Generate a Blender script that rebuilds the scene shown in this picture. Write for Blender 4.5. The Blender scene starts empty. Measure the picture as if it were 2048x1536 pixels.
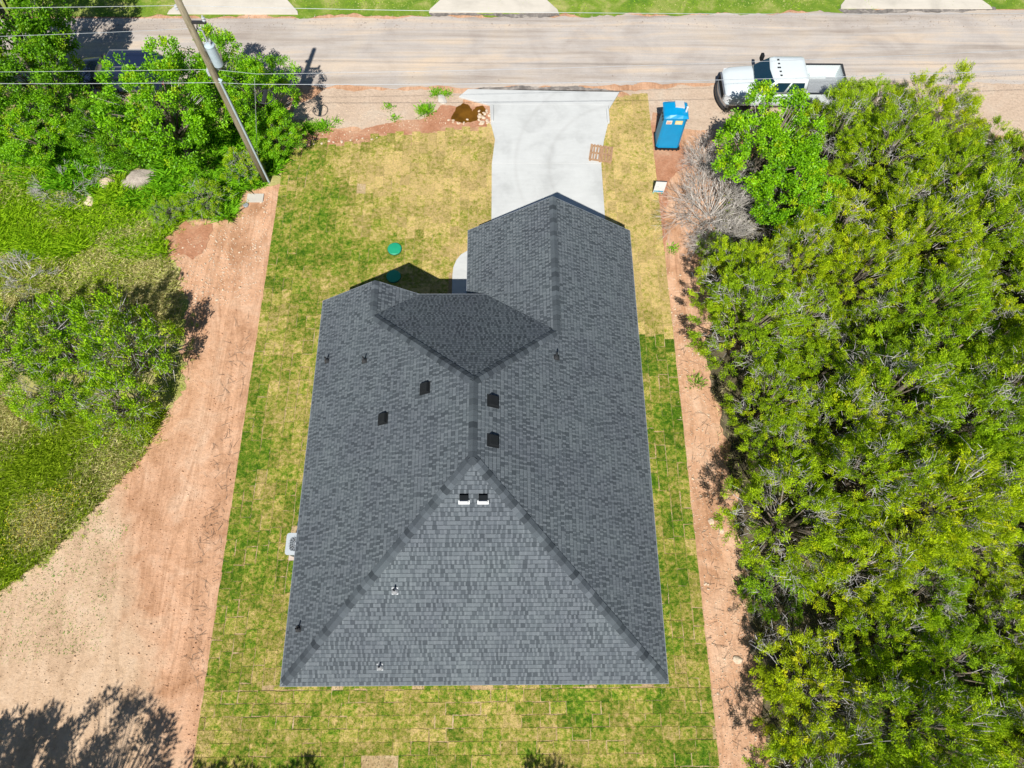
import bpy, bmesh, math, random
import numpy as np
from mathutils import Vector, Matrix
R = math.radians
rng = np.random.default_rng(7)
random.seed(7)
scene = bpy.context.scene
COL = scene.collection

# ------------------------------------------------------------------ camera
FPX, TILT, ROLL, YAW, CAMH = 1371.6, 0.38995, 0.0281, -0.03262, 26.5
_F = Vector((0, math.sin(TILT), -math.cos(TILT))); _R0 = Vector((1, 0, 0)); _U0 = Vector((0, math.cos(TILT), math.sin(TILT)))
_RR = math.cos(ROLL)*_R0 + math.sin(ROLL)*_U0
_UU = -math.sin(ROLL)*_R0 + math.cos(ROLL)*_U0
_Z = Matrix.Rotation(YAW, 3, 'Z')
CF, CR, CU = _Z @ _F, _Z @ _RR, _Z @ _UU
cd = bpy.data.cameras.new('camera'); cam = bpy.data.objects.new('camera', cd); COL.objects.link(cam)
cd.sensor_width = 36; cd.lens = FPX/2048*36; cd.clip_end = 500; cd.clip_start = .5
m = Matrix((CR, CU, -CF)).transposed().to_4x4(); m.translation = Vector((0, 0, CAMH)); cam.matrix_world = m
scene.camera = cam

def at(px, py, z=0.0):
    """world point of real height z that the survey of the photo puts at this pixel"""
    d = FPX*CF + (px-1024)*CR + (768-py)*CU
    s = (z-CAMH)/d.z
    return Vector((d.x*s, d.y*s, z))

# ------------------------------------------------------------------ light
SUN_DX, SUN_DY = .135, .82           # shadow travel per metre of height
sdir = Vector((SUN_DX, SUN_DY, -1)).normalized()
w = bpy.data.worlds.new('World'); scene.world = w; w.use_nodes = True
nt = w.node_tree; sky = nt.nodes.new('ShaderNodeTexSky'); sky.sky_type = 'NISHITA'; sky.sun_disc = False; sky.ozone_density = 3.5; sky.dust_density = .3
sky.sun_elevation = math.asin(-sdir.z); sky.sun_rotation = math.atan2(-SUN_DX, -SUN_DY) % (2*math.pi)
bg = nt.nodes['Background']; nt.links.new(sky.outputs[0], bg.inputs[0]); bg.inputs[1].default_value = .052
sl = bpy.data.lights.new('sun', 'SUN'); sl.energy = 4.9; sl.angle = R(.5); sl.color = (1, .955, .88)
so = bpy.data.objects.new('sun', sl); COL.objects.link(so); so.rotation_euler = sdir.to_track_quat('-Z', 'Y').to_euler(); so.location = (0, -20, 40)
scene.view_settings.view_transform = 'Standard'; scene.view_settings.look = 'None'
scene.view_settings.exposure = .42; scene.view_settings.gamma = 1

# ------------------------------------------------------------------ helpers
def tag(o, label=None, cat=None, group=None, kind=None):
    if label: o['label'] = label
    if cat: o['category'] = cat
    if group: o['group'] = group
    if kind: o['kind'] = kind
    return o
def empty(name, loc, rz=0, **k):
    o = bpy.data.objects.new(name, None); COL.objects.link(o); o.location = loc; o.rotation_euler = (0, 0, rz)
    o.empty_display_size = .2
    return tag(o, **k)
def link(name, me, mat, parent=None, smooth=False):
    o = bpy.data.objects.new(name, me); COL.objects.link(o)
    for mm in (mat if isinstance(mat, (list, tuple)) else [mat]): me.materials.append(mm)
    if parent: o.parent = parent
    if smooth: me.polygons.foreach_set('use_smooth', [True]*len(me.polygons))
    return o
class MB:
    """collects shapes for one mesh"""
    def __init__(s): s.v = []; s.f = []; s.c = []; s.m = []
    def face(s, pts, c=(.5, .5, .5), mi=0):
        n = len(s.v); s.v += [tuple(p) for p in pts]; s.f.append(tuple(range(n, n+len(pts)))); s.c.append(c); s.m.append(mi)
    def mesh(s, vs, fs, c=(.5, .5, .5), mi=0):
        n = len(s.v); s.v += [tuple(p) for p in vs]
        for f in fs: s.f.append(tuple(n+i for i in f)); s.c.append(c); s.m.append(mi)
    def box(s, x0, x1, y0, y1, z0, z1, c=(.5, .5, .5), M=None, mi=0):
        vs = [Vector(p) for p in ((x0,y0,z0),(x1,y0,z0),(x1,y1,z0),(x0,y1,z0),(x0,y0,z1),(x1,y0,z1),(x1,y1,z1),(x0,y1,z1))]
        if M: vs = [M @ p for p in vs]
        s.mesh(vs, [(0,3,2,1),(4,5,6,7),(0,1,5,4),(1,2,6,5),(2,3,7,6),(3,0,4,7)], c, mi)
    def frus(s, b, t, c=(.5,.5,.5), M=None, mi=0, cap=True):
        """ring b to ring t"""
        n = len(b); vs = [Vector(p) for p in list(b)+list(t)]
        if M: vs = [M @ p for p in vs]
        fs = [(i, (i+1) % n, n+(i+1) % n, n+i) for i in range(n)]
        if cap: fs += [tuple(range(n-1, -1, -1)), tuple(range(n, 2*n))]
        s.mesh(vs, fs, c, mi)
    def tube(s, pts, rad, n=6, c=(.5,.5,.5), mi=0):
        pts = [Vector(p) for p in pts]
        if not isinstance(rad, (list, tuple)): rad = [rad]*len(pts)
        rings = []
        for i, p in enumerate(pts):
            d = (pts[min(i+1, len(pts)-1)]-pts[max(i-1, 0)]).normalized()
            a = d.cross(Vector((0, 0, 1)) if abs(d.z) < .9 else Vector((1, 0, 0))).normalized(); b = d.cross(a)
            rings.append([p+rad[i]*(math.cos(t)*a+math.sin(t)*b) for t in [2*math.pi*k/n for k in range(n)]])
        vs = [q for r in rings for q in r]
        fs = [(i*n+j, i*n+(j+1) % n, (i+1)*n+(j+1) % n, (i+1)*n+j) for i in range(len(pts)-1) for j in range(n)]
        fs += [tuple(range(n-1, -1, -1)), tuple(range((len(pts)-1)*n, len(pts)*n))]
        s.mesh(vs, fs, c, mi)
    def lathe(s, prof, n=20, c=(.5,.5,.5), M=None, mi=0):
        rings = [[Vector((r*math.cos(2*math.pi*k/n), r*math.sin(2*math.pi*k/n), z)) for k in range(n)] for r, z in prof]
        vs = [q for r in rings for q in r]
        if M: vs = [M @ p for p in vs]
        fs = [(i*n+j, i*n+(j+1) % n, (i+1)*n+(j+1) % n, (i+1)*n+j) for i in range(len(prof)-1) for j in range(n)]
        fs += [tuple(range(n-1, -1, -1)), tuple(range((len(prof)-1)*n, len(prof)*n))]
        s.mesh(vs, fs, c, mi)
    def loft(s, rings, c=(.5,.5,.5), M=None, mi=0, closed=True):
        n = len(rings[0]); vs = [Vector(q) for r in rings for q in r]
        if M: vs = [M @ p for p in vs]
        fs = [(i*n+j, i*n+(j+1) % n, (i+1)*n+(j+1) % n, (i+1)*n+j) for i in range(len(rings)-1) for j in range(n)]
        fs += [tuple(range(n-1, -1, -1)), tuple(range((len(rings)-1)*n, len(rings)*n))]
        s.mesh(vs, fs, c, mi)
    def build(s, name, mat, parent=None, smooth=False, bevel=0, fixn=True):
        me = bpy.data.meshes.new(name); me.from_pydata(s.v, [], s.f)
        at_ = me.color_attributes.new('tone', 'FLOAT_COLOR', 'CORNER')
        tot = [len(f) for f in s.f]
        col = np.repeat(np.array([(a, b, cc, 1) for a, b, cc in s.c], dtype=np.float32), tot, axis=0)
        at_.data.foreach_set('color', col.ravel())
        me.polygons.foreach_set('material_index', s.m)
        if fixn:
            bm = bmesh.new(); bm.from_mesh(me); bmesh.ops.recalc_face_normals(bm, faces=bm.faces); bm.to_mesh(me); bm.free()
        o = link(name, me, mat, parent, smooth)
        if bevel:
            b = o.modifiers.new('bevel', 'BEVEL'); b.width = bevel; b.segments = 2; b.limit_method = 'ANGLE'; b.angle_limit = R(40)
            if smooth is False: pass
        return o
def np_mesh(name, verts, nper, tone):
    """verts (F*nper,3), every nper verts is a face; tone (F,3)"""
    F = len(verts)//nper
    me = bpy.data.meshes.new(name)
    me.vertices.add(F*nper); me.vertices.foreach_set('co', np.asarray(verts, dtype=np.float32).ravel())
    me.loops.add(F*nper); me.loops.foreach_set('vertex_index', np.arange(F*nper, dtype=np.int32))
    me.polygons.add(F); me.polygons.foreach_set('loop_start', np.arange(0, F*nper, nper, dtype=np.int32))
    me.update(calc_edges=True)
    a = me.color_attributes.new('tone', 'FLOAT_COLOR', 'POINT')
    t = np.ones((F*nper, 4), dtype=np.float32); t[:, :3] = np.repeat(tone, nper, axis=0)
    a.data.foreach_set('color', t.ravel())
    return me
def join_np(parts):
    """parts: list of (verts,nper,tone) all the same nper"""
    return np.concatenate([p[0] for p in parts]), np.concatenate([p[1] for p in parts])
def unit(a): return a/np.maximum(np.linalg.norm(a, axis=-1, keepdims=True), 1e-9)

# ------------------------------------------------------------------ materials
def newmat(name):
    mt = bpy.data.materials.new(name); mt.use_nodes = True; n = mt.node_tree; return mt, n, n.nodes['Principled BSDF']
def N(nt, t, **k):
    n = nt.nodes.new(t)
    for a, b in k.items():
        if a.startswith('i_'): n.inputs[int(a[2:])].default_value = b
        else: setattr(n, a, b)
    return n
def noise(nt, scale, detail=6, rough=.6, dist=0, vec=None, sx=None):
    n = N(nt, 'ShaderNodeTexNoise'); n.inputs['Scale'].default_value = scale; n.inputs['Detail'].default_value = detail
    n.inputs['Roughness'].default_value = rough; n.inputs['Distortion'].default_value = dist
    tc = N(nt, 'ShaderNodeNewGeometry'); src = tc.outputs['Position']
    if sx:
        mp = N(nt, 'ShaderNodeMapping'); mp.inputs['Scale'].default_value = sx[:3]
        if len(sx) > 3: mp.inputs['Rotation'].default_value = (0, 0, sx[3])
        nt.links.new(src, mp.inputs[0]); src = mp.outputs[0]
    nt.links.new(src, n.inputs['Vector']); return n.outputs[0]
def ramp(nt, src, stops):
    r = N(nt, 'ShaderNodeValToRGB'); e = r.color_ramp.elements
    while len(e) < len(stops): e.new(.5)
    for el, (p, c) in zip(e, stops): el.position = p; el.color = (*c, 1) if len(c) == 3 else c
    nt.links.new(src, r.inputs[0]); return r.outputs[0]
def mix(nt, f, a, b, mode='MIX'):
    n = N(nt, 'ShaderNodeMix', data_type='RGBA', blend_type=mode)
    for i, s in ((0, f), (6, a), (7, b)):
        if isinstance(s, (int, float)): n.inputs[i].default_value = s
        elif isinstance(s, tuple): n.inputs[i].default_value = (*s, 1) if len(s) == 3 else s
        else: nt.links.new(s, n.inputs[i])
    return n.outputs[2]
def bump(nt, p, h, strength=.5, dist=.02):
    b = N(nt, 'ShaderNodeBump'); b.inputs['Strength'].default_value = strength; b.inputs['Distance'].default_value = dist
    nt.links.new(h, b.inputs['Height']); nt.links.new(b.outputs[0], p.inputs['Normal'])
def simple(name, col, rough=.5, metal=0, spec=.5, var=.12, scale=6, coat=0):
    mt, nt, p = newmat(name)
    n = noise(nt, scale, 5)
    c = ramp(nt, n, [(.3, tuple(x*(1-var) for x in col)), (.7, tuple(min(1, x*(1+var)) for x in col))])
    nt.links.new(c, p.inputs['Base Color']); p.inputs['Roughness'].default_value = rough; p.inputs['Metallic'].default_value = metal
    p.inputs['Specular IOR Level'].default_value = spec; p.inputs['Coat Weight'].default_value = coat
    return mt
def tone_mat(name, lo, hi, extra=None, rough=.85, spec=.2, transl=0, nscale=None, rand=0.0):
    """colour between lo and hi by attribute R; G>.5 fades to extra"""
    mt, nt, p = newmat(name)
    a = N(nt, 'ShaderNodeAttribute', attribute_name='tone'); s = N(nt, 'ShaderNodeSeparateColor'); nt.links.new(a.outputs[0], s.inputs[0])
    c = mix(nt, s.outputs[0], lo, hi)
    if extra: c = mix(nt, s.outputs[1], c, extra)
    if nscale:
        nn = ramp(nt, noise(nt, nscale, 4, .7), [(.35, (.75,)*3), (.65, (1.2,)*3)]); c = mix(nt, 1.0, c, nn, 'MULTIPLY')
    if rand:
        oi = N(nt, 'ShaderNodeObjectInfo'); rr = ramp(nt, oi.outputs['Random'], [(0, (1-rand, 1-rand*.5, 1)), (.5, (1, 1, 1)), (1, (1+rand, 1+rand*.3, .8))]); c = mix(nt, 1.0, c, rr, 'MULTIPLY')
    nt.links.new(c, p.inputs['Base Color']); p.inputs['Roughness'].default_value = rough; p.inputs['Specular IOR Level'].default_value = spec
    if transl:
        t = N(nt, 'ShaderNodeBsdfTranslucent'); nt.links.new(c, t.inputs[0])
        ms = N(nt, 'ShaderNodeMixShader'); ms.inputs[0].default_value = transl
        nt.links.new(p.outputs[0], ms.inputs[1]); nt.links.new(t.outputs[0], ms.inputs[2])
        nt.links.new(ms.outputs[0], nt.nodes['Material Output'].inputs[0])
    return mt

M = {}
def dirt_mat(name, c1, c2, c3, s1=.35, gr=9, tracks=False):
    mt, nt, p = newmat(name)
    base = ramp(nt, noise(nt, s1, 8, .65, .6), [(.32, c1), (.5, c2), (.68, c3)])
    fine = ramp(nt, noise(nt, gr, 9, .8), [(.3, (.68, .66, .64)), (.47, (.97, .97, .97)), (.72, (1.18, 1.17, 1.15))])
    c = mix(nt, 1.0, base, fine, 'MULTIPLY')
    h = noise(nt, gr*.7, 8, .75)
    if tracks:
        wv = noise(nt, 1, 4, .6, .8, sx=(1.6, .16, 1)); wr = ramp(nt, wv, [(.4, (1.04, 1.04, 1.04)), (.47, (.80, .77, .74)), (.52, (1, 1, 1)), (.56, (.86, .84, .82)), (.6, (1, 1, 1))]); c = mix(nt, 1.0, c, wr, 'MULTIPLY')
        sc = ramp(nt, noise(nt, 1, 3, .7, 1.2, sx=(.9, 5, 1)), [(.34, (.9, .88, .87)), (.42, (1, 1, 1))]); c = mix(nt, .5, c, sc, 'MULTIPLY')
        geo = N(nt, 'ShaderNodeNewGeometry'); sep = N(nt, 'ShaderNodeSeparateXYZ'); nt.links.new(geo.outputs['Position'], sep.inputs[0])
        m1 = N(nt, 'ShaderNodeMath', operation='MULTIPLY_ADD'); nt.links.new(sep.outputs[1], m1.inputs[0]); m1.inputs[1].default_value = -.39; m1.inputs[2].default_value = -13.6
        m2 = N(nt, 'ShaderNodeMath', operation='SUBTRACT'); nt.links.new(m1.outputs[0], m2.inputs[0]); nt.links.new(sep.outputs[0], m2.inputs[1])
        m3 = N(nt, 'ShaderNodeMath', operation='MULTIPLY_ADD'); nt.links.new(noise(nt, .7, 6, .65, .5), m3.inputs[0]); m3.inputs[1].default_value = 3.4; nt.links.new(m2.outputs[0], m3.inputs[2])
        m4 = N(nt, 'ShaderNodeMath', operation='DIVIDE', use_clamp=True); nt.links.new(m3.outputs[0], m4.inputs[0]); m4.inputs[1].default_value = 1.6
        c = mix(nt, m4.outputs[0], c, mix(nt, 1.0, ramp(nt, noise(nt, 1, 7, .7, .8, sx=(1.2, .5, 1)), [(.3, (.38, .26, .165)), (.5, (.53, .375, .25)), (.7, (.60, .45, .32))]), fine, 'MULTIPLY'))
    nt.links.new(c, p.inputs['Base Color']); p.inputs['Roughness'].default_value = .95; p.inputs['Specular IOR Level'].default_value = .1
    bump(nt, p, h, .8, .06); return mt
M['dirt'] = dirt_mat('dirt', (.42, .23, .13), (.56, .335, .21), (.62, .42, .29), .7, 7, True)
M['sand'] = dirt_mat('sand', (.44, .32, .20), (.52, .385, .25), (.56, .44, .31), .5, 6, True)
M['reddirt'] = dirt_mat('red_dirt', (.34, .155, .085), (.42, .21, .125), (.5, .31, .2), .8, 9)
M['shoulder'] = dirt_mat('shoulder_dirt', (.45, .345, .26), (.51, .395, .3), (.52, .43, .34), .7, 8)
M['wildsoil'] = dirt_mat('wild_soil', (.2, .25, .04), (.36, .34, .12), (.52, .42, .24), .9, 7)
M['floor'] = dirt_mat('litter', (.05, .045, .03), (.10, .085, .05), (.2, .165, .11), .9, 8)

def road_mat():
    mt, nt, p = newmat('worn_asphalt')
    a = ramp(nt, noise(nt, 1, 8, .65, .5, sx=(.09, 1.1, 1)), [(.3, (.32, .275, .24)), (.44, (.42, .375, .335)), (.52, (.455, .42, .39)), (.62, (.52, .44, .36)), (.74, (.56, .49, .42))])
    b = ramp(nt, noise(nt, 1, 6, .7, .2, sx=(.12, 7, 1)), [(.3, (.84, .84, .84)), (.5, (1, 1, 1)), (.7, (1.07, 1.06, 1.05))])
    d = ramp(nt, noise(nt, 30, 4, .8), [(.3, (.85,)*3), (.7, (1.12,)*3)])
    pt = ramp(nt, noise(nt, .35, 5, .6, .4), [(.35, (.86, .84, .83)), (.5, (1.0, .99, .98)), (.65, (1.09, 1.04, .96))])
    c = mix(nt, 1.0, mix(nt, 1.0, mix(nt, 1.0, a, b, 'MULTIPLY'), d, 'MULTIPLY'), pt, 'MULTIPLY')
    nt.links.new(c, p.inputs['Base Color']); p.inputs['Roughness'].default_value = .92; p.inputs['Specular IOR Level'].default_value = .15
    bump(nt, p, noise(nt, 40, 5, .8), .35, .02); return mt
M['road'] = road_mat()
def concrete_mat(name, base, streak=True):
    mt, nt, p = newmat(name)
    a = ramp(nt, noise(nt, .7, 7, .6, .4), [(.3, tuple(x*.84 for x in base)), (.5, base), (.7, tuple(x*1.07 for x in base))])
    b = ramp(nt, noise(nt, 1, 5, .7, .1, sx=(1.2, 6, 1)), [(.3, (.95,)*3), (.7, (1.03,)*3)])
    d = ramp(nt, noise(nt, 50, 3, .7), [(.3, (.95,)*3), (.7, (1.04,)*3)])
    c = mix(nt, 1.0, mix(nt, 1.0, a, b, 'MULTIPLY'), d, 'MULTIPLY')
    if streak:   # tyre scuffs: two arcs of turning wheels
        geo = N(nt, 'ShaderNodeNewGeometry'); sep = N(nt, 'ShaderNodeSeparateXYZ'); nt.links.new(geo.outputs['Position'], sep.inputs[0])
        def mth(op, a_, b_=None):
            q = N(nt, 'ShaderNodeMath', operation=op)
            for i, v in enumerate((a_, b_)):
                if v is None: continue
                if isinstance(v, (int, float)): q.inputs[i].default_value = v
                else: nt.links.new(v, q.inputs[i])
            return q.outputs[0]
        tot = None
        for cx, cy, rad, wd in ((6.6, 22.2, 6.0, .16), (6.2, 22.0, 4.0, .16)):
            dx = mth('SUBTRACT', sep.outputs[0], cx); dy = mth('SUBTRACT', sep.outputs[1], cy)
            r = mth('SQRT', mth('ADD', mth('MULTIPLY', dx, dx), mth('MULTIPLY', dy, dy)))
            e = mth('ABSOLUTE', mth('SUBTRACT', r, rad)); e = mth('SUBTRACT', 1.0, mth('DIVIDE', e, wd)); e = mth('MAXIMUM', e, 0.0)
            tot = e if tot is None else mth('ADD', tot, e)
        nz = noise(nt, 1.5, 5, .7); tot = mth('MULTIPLY', tot, mth('MULTIPLY', nz, .28))
        c = mix(nt, tot, c, (.25, .24, .23))
    nt.links.new(c, p.inputs['Base Color']); p.inputs['Roughness'].default_value = .85; p.inputs['Specular IOR Level'].default_value = .2
    bump(nt, p, noise(nt, 30, 5, .7), .15, .01); return mt
M['concrete'] = concrete_mat('fresh_concrete', (.50, .515, .51))
M['oldcon'] = concrete_mat('old_concrete', (.56, .52, .45), False)
M['lidcon'] = concrete_mat('pad_concrete', (.5, .47, .42), False)

def sod_mat():
    """R: dryness of this piece, G: brightness, B: hue jitter"""
    mt, nt, p = newmat('sod')
    a = N(nt, 'ShaderNodeAttribute', attribute_name='tone'); s = N(nt, 'ShaderNodeSeparateColor'); nt.links.new(a.outputs[0], s.inputs[0])
    add = N(nt, 'ShaderNodeMath', operation='MULTIPLY_ADD'); nt.links.new(noise(nt, 5.5, 9, .82, .3), add.inputs[0]); add.inputs[1].default_value = 3.4
    ad2 = N(nt, 'ShaderNodeMath', operation='MULTIPLY_ADD'); nt.links.new(noise(nt, 1.3, 5, .6, .5), ad2.inputs[0]); ad2.inputs[1].default_value = .6; ad2.inputs[2].default_value = -1.98
    sub = N(nt, 'ShaderNodeMath', operation='ADD'); nt.links.new(s.outputs[0], sub.inputs[0]); nt.links.new(ad2.outputs[0], sub.inputs[1])
    nt.links.new(sub.outputs[0], add.inputs[2])
    c = ramp(nt, add.outputs[0], [(0, (.035, .105, .004)), (.3, (.105, .195, .010)), (.58, (.28, .27, .045)), (1, (.54, .40, .17))])
    f = ramp(nt, noise(nt, 16, 6, .85), [(.3, (.5, .55, .45)), (.5, (1, 1, 1)), (.7, (1.4, 1.35, 1.3))])
    c = mix(nt, 1.0, c, f, 'MULTIPLY')
    g = ramp(nt, s.outputs[1], [(0, (.82,)*3), (1, (1.15,)*3)]); c = mix(nt, 1.0, c, g, 'MULTIPLY')
    nt.links.new(c, p.inputs['Base Color']); p.inputs['Roughness'].default_value = .9; p.inputs['Specular IOR Level'].default_value = .12
    bump(nt, p, noise(nt, 24, 6, .8), .9, .05); return mt
M['sod'] = sod_mat()
M['fargrass'] = dirt_mat('verge_grass', (.09, .19, .02), (.17, .26, .03), (.36, .36, .12), .8, 14)

def shingle_mat():
    mt, nt, p = newmat('shingle')
    a = N(nt, 'ShaderNodeAttribute', attribute_name='tone'); s = N(nt, 'ShaderNodeSeparateColor'); nt.links.new(a.outputs[0], s.inputs[0])
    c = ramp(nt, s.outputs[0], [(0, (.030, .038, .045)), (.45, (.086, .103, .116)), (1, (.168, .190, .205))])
    f = ramp(nt, noise(nt, 45, 4, .8), [(.25, (.72,)*3), (.75, (1.28,)*3)]); c = mix(nt, 1.0, c, f, 'MULTIPLY')
    g = ramp(nt, noise(nt, .6, 4, .6), [(.35, (.93, .92, .95)), (.65, (1.05, 1.06, 1.05))]); c = mix(nt, 1.0, c, g, 'MULTIPLY')
    nt.links.new(c, p.inputs['Base Color']); p.inputs['Roughness'].default_value = .85; p.inputs['Specular IOR Level'].default_value = .25
    bump(nt, p, noise(nt, 60, 3, .8), .3, .01); return mt
M['shingle'] = shingle_mat()
M['cap'] = M['shingle']
M['white'] = simple('white_paint', (.66, .68, .69), .45, var=.04)
M['galv'] = simple('bare_metal', (.34, .36, .38), .38, .3, var=.08, scale=12)
M['vent'] = simple('vent_paint', (.5, .52, .53), .45, var=.04)
M['void'] = simple('opening_black', (.012, .014, .016), .95, spec=0)
M['black'] = simple('black_paint', (.014, .016, .018), .7, spec=.15)
M['dark'] = simple('dark_plastic', (.03, .032, .035), .5)
M['siding'] = simple('siding', (.62, .64, .66), .6, var=.05)
M['brick'] = simple('trim_stone', (.42, .38, .34), .8, var=.2, scale=10)
M['glass'] = simple('window_glass', (.02, .03, .04), .08, spec=.8)
M['green'] = simple('green_plastic', (.012, .30, .16), .5, var=.08)
M['rubber'] = simple('rubber', (.02, .02, .021), .8)
M['steel'] = simple('steel', (.45, .47, .5), .3, .8)
M['acwhite'] = simple('unit_paint', (.43, .47, .51), .4, var=.04)
M['fin'] = simple('coil_fins', (.13, .15, .17), .5, .5)
M['ltbeige'] = simple('unit_pad', (.5, .42, .36), .8)
M['paintwhite'] = simple('truck_paint', (.62, .68, .70), .22, spec=.6, var=.02, coat=.5)
M['paintblue'] = simple('dark_car_paint', (.012, .02, .05), .2, spec=.6, var=.02, coat=.5)
M['carglass'] = simple('car_glass', (.008, .03, .05), .06, spec=.9, var=.1)
M['lamp'] = simple('lamp_lens', (.6, .62, .65), .12, spec=.8)
M['amber'] = simple('amber_lens', (.35, .10, .02), .2)
M['red'] = simple('red_lens', (.35, .01, .01), .25)
M['potty'] = simple('blue_plastic', (.0, .25, .52), .38, var=.06, scale=3)
M['pottyroof'] = simple('grey_roof_sheet', (.56, .53, .5), .5, var=.05)
M['labelw'] = simple('white_label', (.75, .68, .6), .5)
M['labely'] = simple('yellow_label', (.75, .55, .18), .5)
M['labelr'] = simple('red_ink', (.6, .15, .08), .5)
M['signblue'] = simple('sign_blue', (.02, .28, .5), .4)
M['signgreen'] = simple('sign_green', (.06, .42, .33), .5)
M['wire'] = simple('aluminium_wire', (.42, .45, .48), .35, .2)
M['cable'] = simple('black_cable', (.035, .035, .04), .5)
M['transf'] = simple('transformer_paint', (.38, .47, .52), .35, var=.1)
M['porcelain'] = simple('porcelain', (.4, .42, .45), .25)
M['rock'] = dirt_mat('rock', (.26, .22, .19), (.38, .33, .29), (.48, .42, .37), 2.2, 14)
M['paler'] = dirt_mat('pale_stone', (.5, .38, .27), (.6, .48, .36), (.68, .58, .45), 3, 14)
def wood(name, a, b, ax=(1, 1, .15), sc=14):
    mt, nt, p = newmat(name)
    c = ramp(nt, noise(nt, sc, 7, .7, .4, sx=ax), [(.3, a), (.7, b)]); nt.links.new(c, p.inputs['Base Color']); p.inputs['Roughness'].default_value = .85
    bump(nt, p, noise(nt, sc, 6, .7, .3, sx=ax), .4, .02); return mt
M['pole'] = wood('weathered_pole', (.12, .10, .06), (.32, .28, .19))
M['pallet'] = wood('pallet_wood', (.24, .13, .07), (.46, .30, .18), (1, .3, 1))
M['bark'] = wood('bark', (.09, .07, .05), (.24, .2, .16), sc=8)
M['twig'] = tone_mat('grey_twigs', (.22, .20, .20), (.56, .54, .55), rough=.8)
M['deadtwig'] = tone_mat('dead_twigs', (.28, .26, .24), (.66, .62, .58), rough=.8)
M['straw'] = tone_mat('straw', (.28, .22, .10), (.55, .47, .3), rough=.8)
M['juniper'] = tone_mat('juniper_foliage', (.075, .16, .004), (.56, .78, .006), (.62, .70, .012), .6, .3, .28, rand=.2)
M['broad'] = tone_mat('broadleaf_foliage', (.06, .22, .004), (.34, .70, .008), (.45, .60, .01), .5, .35, .28, rand=.08)
M['broaddark'] = tone_mat('dark_broadleaf_foliage', (.05, .18, .004), (.24, .52, .008), (.3, .45, .01), .5, .35, .35, rand=.08)
M['bushleaf'] = tone_mat('bush_foliage', (.08, .20, .004), (.44, .72, .008), (.45, .55, .03), .6, .3, .25, rand=.1)
M['grass'] = tone_mat('wild_grass_blades', (.16, .34, .008), (.46, .70, .02), (.68, .58, .30), .7, .2, .25)
M['meadow'] = tone_mat('meadow_blades', (.20, .32, .010), (.52, .68, .04), (.78, .68, .38), .8, .15, .2)
M['weed'] = tone_mat('weed_leaves', (.08, .28, .006), (.30, .64, .015), (.4, .4, .1), .6, .3, .25)
M['flower'] = simple('yellow_petals', (.75, .6, .03), .6)
def water_mat():
    mt, nt, p = newmat('muddy_water'); p.inputs['Base Color'].default_value = (.115, .05, .004, 1); p.inputs['Roughness'].default_value = .12
    c = ramp(nt, noise(nt, 1.6, 4), [(.35, (.09, .04, .002)), (.65, (.17, .075, .006))]); nt.links.new(c, p.inputs['Base Color']); return mt
M['water'] = water_mat()

# ------------------------------------------------------------------ ground sheets
def ragged(pts, step=.25, amp=.12, seed=0, skip=()):
    r = random.Random(seed); out = []; n = len(pts)
    for i in range(n):
        a, b = Vector(pts[i][:2]), Vector(pts[(i+1) % n][:2]); L = (b-a).length; k = max(1, int(L/step))
        if i in skip or L > 60: k = 1
        nrm = Vector((-(b-a).y, (b-a).x)).normalized() if L else Vector((0, 0)); ph = [r.uniform(0, 6.28) for _ in range(3)]
        for j in range(k):
            t = j/k; q = a.lerp(b, t)
            if i not in skip and k > 1:
                e = math.sin(t*math.pi)**.3
                q += nrm*e*amp*(math.sin(t*L*1.3+ph[0])*.8+math.sin(t*L*3.7+ph[1])*.5+r.uniform(-.5, .5))
            out.append(q)
    return out
def sheet(name, pts, z, mat, amp=.12, step=.25, seed=0, skip=(), thick=0, kind='structure'):
    q = ragged(pts, step, amp, seed, skip)
    mb = MB()
    if thick:
        mb.frus([(p.x, p.y, z-thick) for p in q], [(p.x, p.y, z) for p in q])
    else: mb.face([(p.x, p.y, z) for p in q])
    o = mb.build(name, mat)
    if kind: o['kind'] = kind
    return o
def P(*l): return [at(x, y) for x, y in l]
# ground: one sheet to the horizon with gentle relief outside the frame only
g = MB(); g.face([(-180, -180, 0), (180, -180, 0), (180, 180, 0), (-180, 180, 0)]); tag(g.build('ground', M['dirt']), kind='structure')
wild_pts = P((600, 225), (590, 285), (566, 345), (545, 372), (488, 378), (462, 440), (372, 436), (328, 482), (352, 560), (372, 640), (376, 730), (338, 820), (292, 905), (205, 1000), (110, 1095), (0, 1185))+[Vector((-60, 8, 0)), Vector((-60, 28.2, 0)), at(0, 150), at(300, 185), at(520, 190)]
sheet('wild_ground', wild_pts, .008, M['wildsoil'], .30, .12, 5, skip=(15, 16, 17))
ROAD_N, ROAD_S = 32.05, 27.2
sheet('road', [(-90, ROAD_S+.5), (-12, ROAD_S+.2), (-6, ROAD_S-.1), (0, ROAD_S), (6, ROAD_S+.1), (9, ROAD_S+.3), (90, ROAD_S), (90, ROAD_N+1.1), (24, ROAD_N+.75), (10, ROAD_N+.3), (-10, ROAD_N-.1), (-90, ROAD_N-.6)], .012, M['road'], .12, .3, 6, skip=())
sheet('road_shoulder', P((585, 235), (600, 205), (650, 178), (800, 180), (925, 188), (930, 215), (860, 240), (740, 262), (640, 255)), .016, M['shoulder'], .12, .2, 8)
sheet('road_shoulder', [(5.9, 27.0), (9.5, 27.3), (16, 27.6), (26, 27.5), (40, 27.5), (40, 24), (9, 24.5), (7.5, 24.3), (7.3, 26.0)], .0165, M['shoulder'], .12, .2, 9)
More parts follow.
